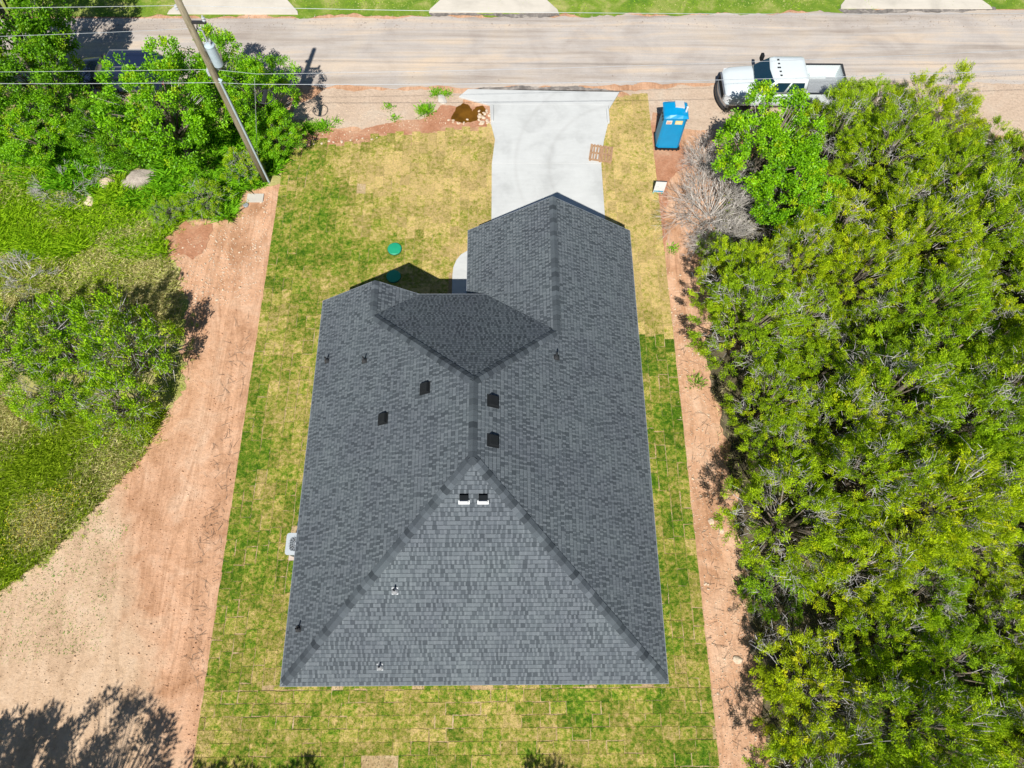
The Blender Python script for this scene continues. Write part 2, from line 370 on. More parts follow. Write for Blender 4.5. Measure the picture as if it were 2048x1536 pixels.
sheet('ditch', P((570, 305), (585, 258), (640, 262), (720, 264), (760, 250), (850, 236), (880, 212), (925, 212), (985, 215), (985, 252), (900, 262), (790, 270), (740, 280), (640, 292), (590, 298)), .020, M['reddirt'], .08, .15, 10)
sheet('red_soil', P((1306, 225), (1335, 228), (1372, 300), (1385, 330), (1340, 360), (1330, 420), (1330, 500), (1308, 520), (1300, 420)), .020, M['reddirt'], .10, .15, 11)
sheet('red_soil', P((335, 470), (372, 442), (425, 448), (420, 480), (385, 520), (345, 510)), .020, M['reddirt'], .15, .15, 12)
# verge beyond the road, and the drives of the houses across the street
sheet('verge', [(-90, ROAD_N-.2), (-20, ROAD_N-.05), (-5, ROAD_N+.15), (10, ROAD_N+.3), (24, ROAD_N+.8), (90, ROAD_N+1.2), (90, 150), (-90, 150)], .024, M['fargrass'], .16, .2, 13, skip=(5, 6, 7))
def far_drive(px0, px1, pyb, label):
    a, b = at(px0, pyb), at(px1, pyb)
    mb = MB(); y = (a.y+b.y)/2
    ring = [(a.x, y-.12), (b.x, y-.12+.02), (b.x-.05, y+.12), (b.x-.9, y+1.25), (b.x-.9, 48), (a.x+.9, 48), (a.x+.9, y+1.25), (a.x+.05, y+.12)]
    mb.frus([(p[0], p[1], 0) for p in ring], [(p[0], p[1], .07) for p in ring])
    tag(mb.build('neighbour_driveway', M['oldcon'], bevel=.01), kind='structure')
far_drive(336, 597, 27, ''); far_drive(858, 1117, 24, ''); far_drive(1680, 1982, 16, '')
# darker washed-out strip along the drive mouths
M['asph'] = dirt_mat('broken_asphalt', (.12, .11, .1), (.22, .2, .185), (.42, .38, .34), 2.5, 22)
sheet('broken_asphalt', [at(936, 181), at(1000, 175), at(1150, 172), at(1250, 183), at(1238, 186), at(1100, 184), at(1000, 183)], .030, M['asph'], .07, .1, 14)
sheet('broken_asphalt', [at(858, 27), at(1118, 27), at(1119, 33), at(1000, 35), at(930, 31), at(860, 31)], .030, M['asph'], .09, .12, 15)
sheet('broken_asphalt', [at(1676, 19), at(1990, 15), at(1992, 21), at(1760, 28), at(1690, 28)], .031, M['asph'], .08, .12, 16)
sheet('puddle', P((903, 234), (912, 216), (926, 207), (938, 212), (945, 224), (954, 214), (966, 212), (974, 222), (970, 236), (950, 243), (925, 247), (908, 243)), .034, M['water'], .05, .08, 17)

# driveway: thick slab with flared apron, joints cut as real gaps between pours
dr = P((918, 196), (936, 181), (1238, 187), (1217, 222), (1215, 252), (1207, 286), (1208.5, 440))
sx = dr[6].x
# lift-free slabs: apron, upper, lower
yj1, yj2 = at(1100, 213).y, at(1100, 330).y
def slab(pts, z, name, mat=None):
    mb = MB(); mb.frus([(p[0], p[1], 0) for p in pts], [(p[0], p[1], z) for p in pts]); return mb.build(name, mat or M['concrete'], bevel=.012)
xl, xr = -.54, 4.72
dwy = empty('driveway', (2, 22, 0)); dwy['kind'] = 'structure'
def dchild(o): o.parent = dwy; o.matrix_parent_inverse = Matrix.Translation(-Vector(dwy.location)); return o
pA = [at(918, 196), at(936, 181), at(1238, 187), at(1217, 222), (at(1217, 222).x, yj1), (xl-.1, yj1)]
dchild(slab(pA, .105, 'apron_slab'))
pB = [(xl-.12, yj1-.012), (at(1217, 222).x, yj1-.012), at(1215, 252), at(1207, 286), (xr, yj2), (xl, yj2), at(990, 281), at(982, 250)]
dchild(slab([pB[i] for i in (7, 0, 1, 2, 3, 4, 5, 6)], .105, 'middle_slab'))
dchild(slab([(xl, yj2-.012), (xr, yj2-.012), (xr, 16.0), (xl, 16.0)], .105, 'lower_slab'))
mb = MB(); k0, k1 = at(978, 217), at(986, 248)   # small raised kerbs at both sides of the apron
for (a, b) in ((at(985, 215), at(986, 246)), (at(1214, 222), at(1212, 250))):
    mb.box(a.x-.06, a.x+.06, b.y, a.y, .06, .2)
dchild(mb.build('side_kerb', M['concrete'], bevel=.015))
# curved front walk from the drive behind the garage wall to the porch
wk = [at(934, 504), at(922, 511), at(913, 522), at(907, 536), at(905, 552)]
sh = [(p.x, p.y) for p in wk]+[(at(905, 600).x, 10.6), (-1.0, 10.6), (-1.0, sh_y if False else wk[0].y)]
tag(slab([(x, y) for x, y in sh][::-1], .10, 'front_walk'), kind='structure')

# ------------------------------------------------------------------ lawn of sod pieces
lawnN = [(at(x, y).x, at(x, y).y) for x, y in ((570, 300), (600, 290), (660, 286), (740, 276), (800, 270), (870, 262), (985, 252))]
def north_limit(x):
    if x < -.55:
        p = lawnN
        if x <= p[0][0]: return p[0][1]
        for (a, b), (c, d) in zip(p, p[1:]):
            if x <= c: return b+(d-b)*(x-a)/(c-a)
        return p[-1][1]
    if x > 4.6: return 26.75-.12*max(0, x-5.9) if x < 7.4 else 26
    return 16.3
def vnoise(x, y, s, o=0):
    x, y = x/s+o*17.3, y/s+o*9.1; xi, yi = math.floor(x), math.floor(y); fx, fy = x-xi, y-yi
    def h(a, b): return (math.sin(a*127.1+b*311.7+o*74.7)*43758.5453) % 1
    fx, fy = fx*fx*(3-2*fx), fy*fy*(3-2*fy)
    return (h(xi, yi)*(1-fx)+h(xi+1, yi)*fx)*(1-fy)+(h(xi, yi+1)*(1-fx)+h(xi+1, yi+1)*fx)*fy
def dryness(x, y):
    d = .52+.30*(vnoise(x, y, 1.6, 1)-.5)+.32*(vnoise(x, y, .7, 2)-.5)
    if y > 13.2:
        t = min(1, max(0, (x+8.2+.5*(vnoise(x, y, 2, 3)-.5))/1.6))
        d = d+.34*t if y > 17.5+2.2*(vnoise(x, y, 2, 4)) or x > -2.5 else d+.20*t
        if y > 15 and x < -8: d -= .04
        if 16.4 < y < 20.6 and x < -5.0+1.2*vnoise(x, y, .8, 5): d -= .17
        if x > 4.5: d = .88
    if x > 5 and y < 14.6: d -= .10+(.12 if 8.5 < y < 12 else 0)
    if x < -9.6 and -2 < y < 13: d -= .10
    if y < -1.2: d += .04
    if x < -7 and 8 < y < 13: d += .04
    return d
HX0, HX1, HY0 = -6.65, 4.8, -.1
slabs_v = []; lawn = MB(); rr = random.Random(3)
pads = [(at(765, 1520), .45, .3), (at(716, 372), .25, .22)]
def piece(x0, x1, y0, y1):
    cx, cy = (x0+x1)/2, (y0+y1)/2
    if cy > north_limit(cx): return
    if -.35 < cx < 4.5 and cy > 16.3: return
    if cx < 4.95 and cx > 0 and cy > yj1-1.4: return
    if x1 > at(1217, 222).x-.0 and x0 < 5.6 and cy > 24.8 and cx < 4.7+ (cy-24.8)*.33: return
    if HX0 < cx < HX1 and HY0 < cy < 12.6: return
    if -1.1 < cx < 4.8 and 12 < cy < 16.2: return
    if at(905, 600).x < cx and cx < -.8 and cy < wk[3].y-.1 and cy > 10: return
    if -8.0 < cx < -6.6 and 3.6 < cy < 4.9: return
    for p, a, b in pads:
        if abs(cx-p.x) < a and abs(cy-p.y) < b: return
    front = cy > 14.5 and (cx > -9.2)
    g = (.003 if rr.random() < .85 else .012) if front else (.006 if rr.random() < .6 else .020)
    j = [rr.uniform(-g, g) for _ in range(8)]
    z = .034+(rr.uniform(-.002, .002) if front else rr.uniform(-.006, .008))
    q = [(x0+g*.7+j[0], y0+g*.7+j[1]), (x1-g*.7+j[2], y0+g*.7+j[3]), (x1-g*.7+j[4], y1-g*.7+j[5]), (x0+g*.7+j[6], y1-g*.7+j[7])]
    n = 3   # wavy outline
    ring = []
    for i in range(4):
        a, b = Vector(q[i]), Vector(q[(i+1) % 4])
        for k in range(n):
            p = a.lerp(b, k/n)
            if k: p += Vector((rr.uniform(-g, g), rr.uniform(-g, g)))*.7
            ring.append(p)
    d = dryness(cx, cy)+rr.gauss(0, .03 if front else .06)
    c = (min(1.2, max(0, d)), rr.random(), rr.random())
    lawn.frus([(p.x, p.y, .0) for p in ring], [(p.x, p.y, z) for p in ring], c)
# side and front yards: pieces laid along y; back yard: laid along x
SX0, SX1 = -10.55, 7.33
SH, SW = .62, .41
cols = int((SX1-SX0)/SW)+1; SW = (SX1-SX0)/cols
for i in range(cols):
    x0 = SX0+i*SW; off = rr.random()*SH; y = -.75-off
    while y < 27:
        L = SH*rr.uniform(.92, 1.06); y1 = y+L
        if y1 > -.6:
            piece(x0, x0+SW, max(y, -.75), y1)
        y = y1
y = -.76
while y > -9:
    x = SX0-rr.random()*.6
    while x < SX1:
        L = .62*rr.uniform(.9, 1.08); piece(max(x, SX0), min(x+L, SX1), y-.41, y) if min(x+L, SX1)-max(x, SX0) > .12 else None
        x += L
    y -= .41
lawn.build('lawn', M['sod'], fixn=False)['kind'] = 'structure'
# soil strip showing at seams and around the house
sheet('lawn_soil', [(-10.55, -9), (7.33, -9), (7.33, 26.4), (5.6, 26.6), (-.5, 23.6), (-6, 23.1), (-10.5, 22.5)], .0265-.008, dirt_mat('lawn_soil', (.30, .2, .10), (.42, .31, .17), (.52, .40, .26), 1.5, 10), .02, .5, 20)

# ------------------------------------------------------------------ house
ZE, PT = 2.65, .6669
X0, X3, Y0, YG, YF, XG, ZF = -7.098, 5.24, -.548, 16.66, 13.35, -1.445, 3.168
XM = (X0+X3)/2; ZR = ZE+PT*(X3-X0)/2; YS, YN = 5.75, 8.22
XGR = (XG+X3)/2; ZG = ZE+PT*(X3-XG)/2
XL = -4.79; ZL = ZE+PT*(XL-X0); XE = XL+(ZL-ZF)/PT
KF = (ZR-ZF)/(YN-YF)                       # slope of the front plane along y (negative)
YB = YF+(ZG-ZF)/KF; YL = YF+(ZL-ZF)/KF; XV = XG+(ZF-ZE)/PT
KB = (ZR-ZE)/(YS-Y0)
house = empty('house', ((X0+X3)/2, 6, 0), label='single storey house with charcoal shingle roof in the middle of the sod lawn', cat='house')
def hchild(o, par=None):
    par = par or house; o.parent = par
    if par is house: o.matrix_parent_inverse = Matrix.Translation(-Vector(house.location))
    return o
roofe = MB()
def plane_tiles(mb, poly, origin, ex, ey, seed, expo=.142, low=0.0):
    """poly: points on the plane; ex along the eave, ey up the slope (unit). Courses of shingle tabs with real thickness."""
    r = random.Random(seed); nrm = ex.cross(ey).normalized()
    if nrm.z < 0: nrm = -nrm
    uv = [((p-origin).dot(ex), (p-origin).dot(ey)) for p in poly]
    vmax = max(v for u, v in uv); n = len(uv)
    def span(v, side):
        us = []
        vv = v+side*1e-4
        for i in range(n):
            (u0, v0), (u1, v1) = uv[i], uv[(i+1) % n]
            if (v0-vv)*(v1-vv) <= 0 and abs(v1-v0) > 1e-9: us.append(u0+(u1-u0)*(vv-v0)/(v1-v0))
        return (min(us), max(us)) if us else None
    bps = sorted(set([round(v, 4) for u, v in uv]))
    v = min(bps); k = 0
    while v < vmax-1e-3:
        v1 = min(v+expo, vmax)
        for b in bps:
            if v+1e-3 < b < v1-1e-3: v1 = b
        a, b = span(v, 1), span(v1, -1)
        if not a or not b: v = v1; continue
        (l0, r0), (l1, r1) = a, b
        us = [min(l0, l1)]; e = max(r0, r1)
        while us[-1] < e:
            us.append(us[-1]+(r.choice((.045, .06, .075)) if len(us) % 2 else r.choice((.07, .09, .11, .15))))
        us[-1] = e
        prev = None
        for q in range(len(us)-1):
            ua, ub = us[q], us[q+1]
            if ub-ua < 1e-4: continue
            la, lb = max(ua, l0), min(ub, r0); ta, tb = max(ua, l1), min(ub, r1)
            la, lb = min(la, r0), max(lb, l0); ta, tb = min(ta, r1), max(tb, l1)
            if lb < la: la = lb = (l0 if ub <= l0 else r0)
            if tb < ta: ta = tb = (l1 if ub <= l1 else r1)
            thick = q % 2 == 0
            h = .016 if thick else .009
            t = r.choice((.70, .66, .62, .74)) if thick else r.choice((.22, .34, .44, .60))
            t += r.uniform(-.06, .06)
            c = (max(0, min(1, t)), .5, .5)
            def W(u, vv, hh): return origin+ex*u+ey*vv+nrm*hh
            p0, p1, p2, p3 = W(la, v, h), W(lb, v, h), W(tb, v1, .003), W(ta, v1, .003)
            pts = [p0, p1, p2, p3]
            if (lb-la) < 1e-5: pts = [p0, p2, p3]
            elif (tb-ta) < 1e-5: pts = [p0, p1, p2]
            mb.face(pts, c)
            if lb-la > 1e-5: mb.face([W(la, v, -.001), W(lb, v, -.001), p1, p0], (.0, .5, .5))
            if vmax-v > .2 and lb-la > 1e-5: mb.face([W(la, v-.024, .0048), W(lb, v-.024, .0048), W(lb, v+.001, .0052), W(la, v+.001, .0052)], (.06, .5, .5)) if v > min(bps)+.02 else None  # butt shadow painted as a dark strip below the course, like printed shadow-line bands
        v = v1; k += 1
V = Vector
def slopevec(dx, dy, k):
    h = V((dx, dy, 0)); return V((dx, dy, k)).normalized()
roof = MB()
cK = PT
# left plane (eave X0)
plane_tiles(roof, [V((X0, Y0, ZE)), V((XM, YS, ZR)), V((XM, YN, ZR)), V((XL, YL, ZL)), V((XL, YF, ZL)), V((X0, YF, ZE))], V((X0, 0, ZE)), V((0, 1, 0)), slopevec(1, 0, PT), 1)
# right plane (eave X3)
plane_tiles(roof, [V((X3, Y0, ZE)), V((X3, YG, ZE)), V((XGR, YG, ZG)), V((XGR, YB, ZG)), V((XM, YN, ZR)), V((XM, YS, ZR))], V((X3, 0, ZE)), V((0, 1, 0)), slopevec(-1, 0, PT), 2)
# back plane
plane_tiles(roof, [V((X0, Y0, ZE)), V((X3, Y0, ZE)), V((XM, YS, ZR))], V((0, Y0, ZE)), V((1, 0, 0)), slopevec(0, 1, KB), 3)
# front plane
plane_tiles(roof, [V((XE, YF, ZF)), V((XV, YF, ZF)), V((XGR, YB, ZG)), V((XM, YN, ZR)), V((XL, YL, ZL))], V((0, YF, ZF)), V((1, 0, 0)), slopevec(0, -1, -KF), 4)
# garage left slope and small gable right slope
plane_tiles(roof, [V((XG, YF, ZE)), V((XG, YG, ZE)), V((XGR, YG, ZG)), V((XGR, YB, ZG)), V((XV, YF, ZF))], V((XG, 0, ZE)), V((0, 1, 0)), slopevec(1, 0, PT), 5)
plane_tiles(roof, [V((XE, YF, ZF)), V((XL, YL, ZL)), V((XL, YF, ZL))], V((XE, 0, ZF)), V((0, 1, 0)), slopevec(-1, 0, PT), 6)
roof_o = hchild(roof.build('roof', M['shingle'], fixn=False))
# roof deck and soffit below the shingles (gives the eaves their thickness)
deck = MB()
def offs(p, d=.14): return V((p.x, p.y, p.z-d))
def deckface(pts):
    top = [offs(p, .006) for p in pts]; bot = [offs(p, .15) for p in pts]
    deck.frus(bot, top)
deckface([V((X0, Y0, ZE)), V((XM, YS, ZR)), V((XM, YN, ZR)), V((XL, YL, ZL)), V((XL, YF, ZL)), V((X0, YF, ZE))])
deckface([V((X3, Y0, ZE)), V((X3, YG, ZE)), V((XGR, YG, ZG)), V((XGR, YB, ZG)), V((XM, YN, ZR)), V((XM, YS, ZR))])
deckface([V((X0, Y0, ZE)), V((X3, Y0, ZE)), V((XM, YS, ZR))])
deckface([V((XE, YF, ZF)), V((XV, YF, ZF)), V((XGR, YB, ZG)), V((XM, YN, ZR)), V((XL, YL, ZL))])
deckface([V((XG, YF, ZE)), V((XG, YG, ZE)), V((XGR, YG, ZG)), V((XGR, YB, ZG)), V((XV, YF, ZF))])
deckface([V((XE, YF, ZF)), V((XL, YL, ZL)), V((XL, YF, ZL))])
deck_o = deck.build('roof_deck', M['siding'], fixn=False); deck_o.parent = house; deck_o.matrix_parent_inverse = Matrix.Translation(-Vector(house.location))
# drip edge / fascia boards
fas = MB()
def board(a, b, nrm, h=.17, t=.022):
    a, b, n = V(a), V(b), V(nrm)*t
    fas.frus([a-V((0, 0, h)), b-V((0, 0, h)), b+n-V((0, 0, h)), a+n-V((0, 0, h))], [a+V((0, 0, .008)), b+V((0, 0, .008)), b+n+V((0, 0, .008)), a+n+V((0, 0, .008))])
board((X0, Y0-.02, ZE), (X0, YF+.02, ZE), (-1, 0, 0)); board((X3, Y0-.02, ZE), (X3, YG+.02, ZE), (1, 0, 0)); board((X0, Y0, ZE), (X3, Y0, ZE), (0, -1, 0))
board((XG, YF, ZE), (XG, YG+.02, ZE), (-1, 0, 0)); board((XE, YF, ZF), (XV, YF, ZF), (0, 1, 0))
board((X0, YF, ZE), (XL, YF, ZL), (0, 1, 0)); board((XL, YF, ZL), (XE, YF, ZF), (0, 1, 0)); board((XG, YG, ZE), (XGR, YG, ZG), (0, 1, 0)); board((XGR, YG, ZG), (X3, YG, ZE), (0, 1, 0))
hchild(fas.build('fascia', simple('fascia_paint', (.2, .22, .25), .5)))
# ridge and hip caps: overlapping folded shingles
def caps(a, b, n1, n2, seed, name='ridge_cap'):
    r = random.Random(seed); a, b = V(a), V(b); d = (b-a); d.normalize(); a = a+d*(.16 if name == 'hip_cap' else .03); L = (b-a).length; mb = MB(); k = int(L/.2)+1; s = L/k
    for i in range(k):
        p = a+d*(i*s-.03); q = a+d*((i+1)*s+.03)
        dark = .0+.30*(.5+.5*math.sin(i*2.1+r.uniform(-.5, .5)))+r.uniform(0, .14)
        if r.random() < .2: dark += .22
        w_ = .165; up = V((0, 0, 1))
        def wing(n):                       # down the slope, at right angles to the line
            t = d.cross(V(n)); t.normalize()
            return t if t.z < 0 or abs(t.z) < 1e-6 else -t
        t1, t2 = wing(n1), wing(n2)
        h0, h1 = .045, .018
        A, B = p+up*h0, q+up*h1
        mb.face([A, B, B+t1*w_-up*0, A+t1*w_], (dark, .5, .5)); mb.face([A, B, B+t2*w_, A+t2*w_], (dark*.9, .5, .5))
        mb.face([A, A+t1*w_, A+t1*w_-up*.025, A-up*.025], (0, .5, .5)); mb.face([A, A+t2*w_, A+t2*w_-up*.025, A-up*.025], (0, .5, .5))
    o = mb.build(name, M['cap'], fixn=False); o.parent = roof_o; return o
nL, nR, nB, nF = (-PT, 0, 1), (PT, 0, 1), (0, -KB, 1), (0, -KF, 1)
caps((XM, YS, ZR), (XM, YN, ZR), nL, nR, 1); caps((XGR, YG, ZG), (XGR, YB, ZG), nL, nR, 2); caps((XL, YF, ZL), (XL, YL, ZL), nL, nR, 3)
caps((X0, Y0, ZE), (XM, YS, ZR), nL, nB, 4, 'hip_cap'); caps((X3, Y0, ZE), (XM, YS, ZR), nR, nB, 5, 'hip_cap')
caps((XL, YL, ZL), (XM, YN, ZR), nL, nF, 6, 'hip_cap'); caps((XGR, YB, ZG), (XM, YN, ZR), nR, nF, 7, 'hip_cap')
# walls
IN = .42
wl = MB(); wx0, wx3, wy0, wyg, wyf, wxg = X0+IN, X3-IN, Y0+IN, YG-IN, YF-IN, XG+IN
ring = [(wx0, wy0), (wx3, wy0), (wx3, wyg), (wxg, wyg), (wxg, 10.8), (XE-.25, 10.8), (XE-.25, wyf), (wx0, wyf)]
wl.frus([(x, y, 0) for x, y in ring], [(x, y, ZE-.02) for x, y in ring])
# gable triangles above the plates
def gable(x0, x1, xm, y, z0, zm, t=.12):
    wl.frus([(x0, y-t, z0), (x1, y-t, z0), (xm, y-t, zm)], [(x0, y, z0), (x1, y, z0), (xm, y, zm)])
gable(wxg, wx3, XGR, wyg+.003, ZE-.02, ZG-.32); gable(wx0, XE-.25, XL, wyf+.003, ZE-.02, ZL-.3)
hchild(wl.build('wall', M['siding']))
fd = MB(); fd.box(wx0-.05, wx3+.05, wy0-.05, wyf, 0, .16); hchild(fd.build('foundation', M['lidcon']))
gd = MB(); gx0, gx1 = XGR-2.44, XGR+2.44
for i in range(4):
    for j in range(8): gd.box(gx0+j*.61+.03, gx0+(j+1)*.61-.03, wyg+.02, wyg+.06, .14+i*.53, .14+(i+1)*.53-.05)
gd.box(gx0, gx1, wyg+.004, wyg+.035, .11, 2.26)
hchild(gd.build('garage_door', M['white']))
def window(x, y, z0, z1, w_, axis, sgn):
    f = MB(); p = MB()
    if axis == 'x':   # in a wall facing +-x
        f.box(x-.0 if sgn > 0 else x-.06, x+.06 if sgn > 0 else x, y-w_/2-.08, y+w_/2+.08, z0-.08, z1+.08)
        p.box(x+.062 if sgn > 0 else x-.068, x+.068 if sgn > 0 else x-.062, y-w_/2, y+w_/2, z0, z1)
    else:
        f.box(x-w_/2-.08, x+w_/2+.08, y if sgn > 0 else y-.06, y+.06 if sgn > 0 else y, z0-.08, z1+.08)
        p.box(x-w_/2, x+w_/2, y+.062 if sgn > 0 else y-.068, y+.068 if sgn > 0 else y-.062, z0, z1)
    fo = hchild(f.build('window', M['white'])); po = p.build('pane', M['glass']); po.parent = fo
    # fo has an inverse-translated parent; keep the pane in place
    return fo
window(XL, wyf, .9, 2.1, 1.5, 'y', 1); window(wx0, 9.5, .9, 2.0, .9, 'x', -1); window(wx0, 1.8, .9, 2.0, .9, 'x', -1); window(wx3, 3, .9, 2.0, 1.2, 'x', 1)
window(-4, wy0, .9, 2.1, 1.5, 'y', -1); window(1.5, wy0, .9, 2.1, 1.5, 'y', -1); window(wx3, 8.5, 1.2, 2.0, .8, 'x', 1)
dd = MB(); dd.box(-2.6, -1.65, 10.8, 10.86, .12, 2.2); do = hchild(dd.build('front_door', simple('door_paint', (.12, .07, .04), .5)))
dh = MB(); dh.box(-1.78, -1.74, 10.86, 10.92, 1.05, 1.2); d2 = dh.build('handle', M['steel']); d2.parent = do
ps = MB(); ps.box(XE-.1, -1.55, YF-.5, YF-.3, .1, ZF-.18, M=None) if False else ps.box(XE+.25, XE+.4, YF-.3, YF-.15, 0, ZF-.16); hchild(ps.build('porch_post', M['white'], bevel=.01))
pf = MB(); pf.box(XE-.24, wxg-.01, 10.82, 12.9, 0, .095); hchild(pf.build('porch_floor', M['concrete']))

# roof fittings
def onplane(px, py, which):
    d = (FPX*CF+(px-1024)*CR+(768-py)*CU); o = V((0, 0, CAMH))
    if which == 'L': n, q = V(nL), V((X0, 0, ZE))
    if which == 'R': n, q = V(nR), V((X3, 0, ZE))
    if which == 'B': n, q = V(nB), V((0, Y0, ZE))
    t = (q-o).dot(n)/d.dot(n); return o+d*t, n.normalized()
def frame(pos, n, up):
    n = V(n).normalized(); y = (V(up)-n*n.dot(V(up))).normalized(); x = y.cross(n)
    return Matrix.Translation(pos) @ Matrix((x, y, n)).transposed().to_4x4()
def pipe_vent(px, py, w_, up, h=.42, big=False):
    p, n = onplane(px, py, w_); F = frame(p, n, up); mb = MB()
    mb.box(-.10, .10, -.13, .11, .012, .02, M=F)
    r0 = .085 if big else .07
    base = p+n*.02
    mb.lathe([(r0+.03, 0), (r0+.02, .05), (.045, .13)], 14, M=Matrix.Translation(base-V((0, 0, .02))))
    o = hchild(mb.build('vent_flashing', M['galv'] if big else M['dark'], smooth=False), None)
    pm = MB(); pm.lathe([(.03, 0), (.03, h), (.024, h), (.024, h-.06)], 12, M=Matrix.Translation(base))
    q = pm.build('vent_pipe', M['dark']); q.parent = o
for a in ((655, 722, 'L', (1, 0, 0), .34, False), (730, 722, 'L', (1, 0, 0), .34, False), (1112, 715, 'R', (-1, 0, 0), .36, False), (598, 1258, 'L', (1, 0, 0), .32, False), (790, 1181, 'B', (0, 1, 0), .3, True), (760, 1333, 'B', (0, 1, 0), .22, True)): pipe_vent(*a)
def box_vent(px, py, w_, up, mat, s=.40, flange=None, h=.15, hood=False):
    p, n = onplane(px, py, w_); F = frame(p, n, up); mb = MB()
    a = s/2; t = -.02 if hood else a
    mb.frus([(-a, -a, .055), (a, -a, .055), (a, t, .055), (-a, t, .055)], [(-a+.01, -a+.03, h*.8), (a-.01, -a+.03, h*.8), (a-.01, t-.01, h), (-a+.01, t-.01, h)], M=F)
    o = hchild(mb.build('roof_vent', mat, bevel=.006))
    f = MB(); f.box(-a-.035, a+.035, -a-.06, t-.05 if hood else a+.04, .012, .022, M=F); f.box(-a+.04, a-.04, -a+.05, t-.04, .02, .056, M=F)
    q = f.build('flashing', flange or mat); q.parent = o
    if hood: k = MB(); k.box(-a+.005, a-.005, t+.001, a, .02, .13, M=F); q = k.build('outlet', M['void']); q.parent = o
for a in ((851, 777, 'L', (1, 0, 0)), (767, 838, 'L', (1, 0, 0)), (985, 803, 'R', (-1, 0, 0)), (985, 882, 'R', (-1, 0, 0))): box_vent(*a, M['black'], s=.34, h=.15)
for a in ((928, 996, 'B', (0, 1, 0)), (966, 996, 'B', (0, 1, 0))): box_vent(*a, M['vent'], s=.27, flange=M['vent'], h=.2, hood=True)

# ------------------------------------------------------------------ air conditioner
ax, ay = -7.62, at(583, 1088, .8).y
ac = empty('air_conditioner', (ax, ay, 0), label='light grey outdoor air conditioner with round fan grille beside the left eave of the house', cat='air conditioner')
def C(mb, name, mat, par, **k):
    o = mb.build(name, mat, par, **k); return o
def rrect(a, r, n=4, z=0):
    out = []
    for cx, cy, t0 in ((a-r, a-r, 0), (-a+r, a-r, 90), (-a+r, -a+r, 180), (a-r, -a+r, 270)):
        for k in range(n+1):
            t = R(t0+90*k/n); out.append((cx+r*math.cos(t), cy+r*math.sin(t), z))
    return out
mb = MB(); mb.box(-.48, .48, -.48, .48, 0, .06); C(mb, 'pad', M['ltbeige'], ac, bevel=.01)
mb = MB(); mb.frus(rrect(.37, .09, z=.06), rrect(.37, .09, z=.80)); C(mb, 'coil_cabinet', M['fin'], ac)
mb = MB()
o_, i_ = rrect(.40, .1, 4, .80), None
n_ = len(o_); inner = []
for k in range(n_):
    t = math.atan2(o_[k][1], o_[k][0]); inner.append((.31*math.cos(t), .31*math.sin(t), .845))
inner2 = [(x, y, .80) for x, y, z in inner]; top = [(x, y, .84) for x, y, z in o_]
mb.loft([inner2, o_, top, inner], M=None); mb.f = [f for f in mb.f if len(f) == 4]; mb.c = mb.c[:len(mb.f)]; mb.m = mb.m[:len(mb.f)]
mb.mesh(inner+inner2, [(i, (i+1) % n_, n_+(i+1) % n_, n_+i) for i in range(n_)])
C(mb, 'top_panel', M['acwhite'], ac)
mb = MB()
for k in range(16): a = 2*math.pi*k/16; mb.tube([(.06*math.cos(a), .06*math.sin(a), .862), (.312*math.cos(a), .312*math.sin(a), .852)], .006, 4)
for rad in (.12, .2, .28): mb.tube([(rad*math.cos(2*math.pi*k/24), rad*math.sin(2*math.pi*k/24), .858) for k in range(25)], .004, 4)
mb.lathe([(.065, .85), (.06, .868)], 12); C(mb, 'fan_grille', M['acwhite'], ac)
mb = MB()
for k in range(4):
    a = k*math.pi/2+.4; ca, sa = math.cos(a), math.sin(a)
    mb.mesh([(ca*.05, sa*.05, .80), (ca*.24-sa*.02, sa*.24+ca*.02, .82), (ca*.2-sa*.14, sa*.2+ca*.14, .79), (ca*.05-sa*.05, sa*.05+ca*.05, .785)], [(0, 1, 2, 3)])
mb.lathe([(.06, .72), (.06, .83)], 12)
mb.lathe([(.30, .70), (.30, .702)], 24); C(mb, 'fan', M['dark'], ac)

# ------------------------------------------------------------------ septic lids
def lid(px, py, label):
    p = at(px, py, .1); e = empty('septic_lid', (p.x, p.y, 0), label=label, cat='lid', group='green septic tank lids in the front lawn')
    mb = MB(); mb.lathe([(.31, .0), (.31, .085), (.315, .1), (.29, .118), (.12, .13), (.02, .134)], 28)
    for k in range(6): a = k*math.pi/3; mb.lathe([(.014, .116), (.014, .132)], 8, M=Matrix.Translation((.27*math.cos(a), .27*math.sin(a), 0)))
    C(mb, 'cover', M['green'], e)
    mb = MB(); mb.lathe([(.33, 0), (.33, .05), (.312, .05)], 24); C(mb, 'riser', M['dark'], e)
lid(789, 497, 'round green plastic lid lying in the sunlit dry front lawn'); lid(787, 552, 'round green plastic lid in the shadow of the small front gable')

# ------------------------------------------------------------------ utility pole
px_, py_ = -11.2, 21.3; PH = 10.3
pole = empty('utility_pole', (px_, py_, 0), label='weathered wooden utility pole with a grey transformer and conduit, at the lawn corner', cat='utility pole')
mb = MB(); mb.tube([(0, 0, -.1), (0, 0, 3), (0, 0, 7), (0, 0, PH)], [.165, .155, .135, .115], 14); C(mb, 'pole', M['pole'], pole, smooth=True)
tz = 6.75
mb = MB(); T = Matrix.Translation((.34, .02, 0)); mb.lathe([(.17, tz), (.185, tz+.03), (.185, tz+.88), (.195, tz+.89), (.195, tz+.93), (.10, tz+.99), (.03, tz+1.01)], 22, M=T)
tr = C(mb, 'transformer', M['transf'], pole, smooth=False)
mb = MB()
for a in (-.6, .8, 2.2): mb.lathe([(.025, tz+.93), (.038, tz+.99), (.025, tz+1.03), (.038, tz+1.07), (.02, tz+1.12), (.01, tz+1.17)], 8, M=Matrix.Translation((.34+.1*math.cos(a), .02+.1*math.sin(a), 0)))
mb.build('bushing', M['porcelain'], tr)
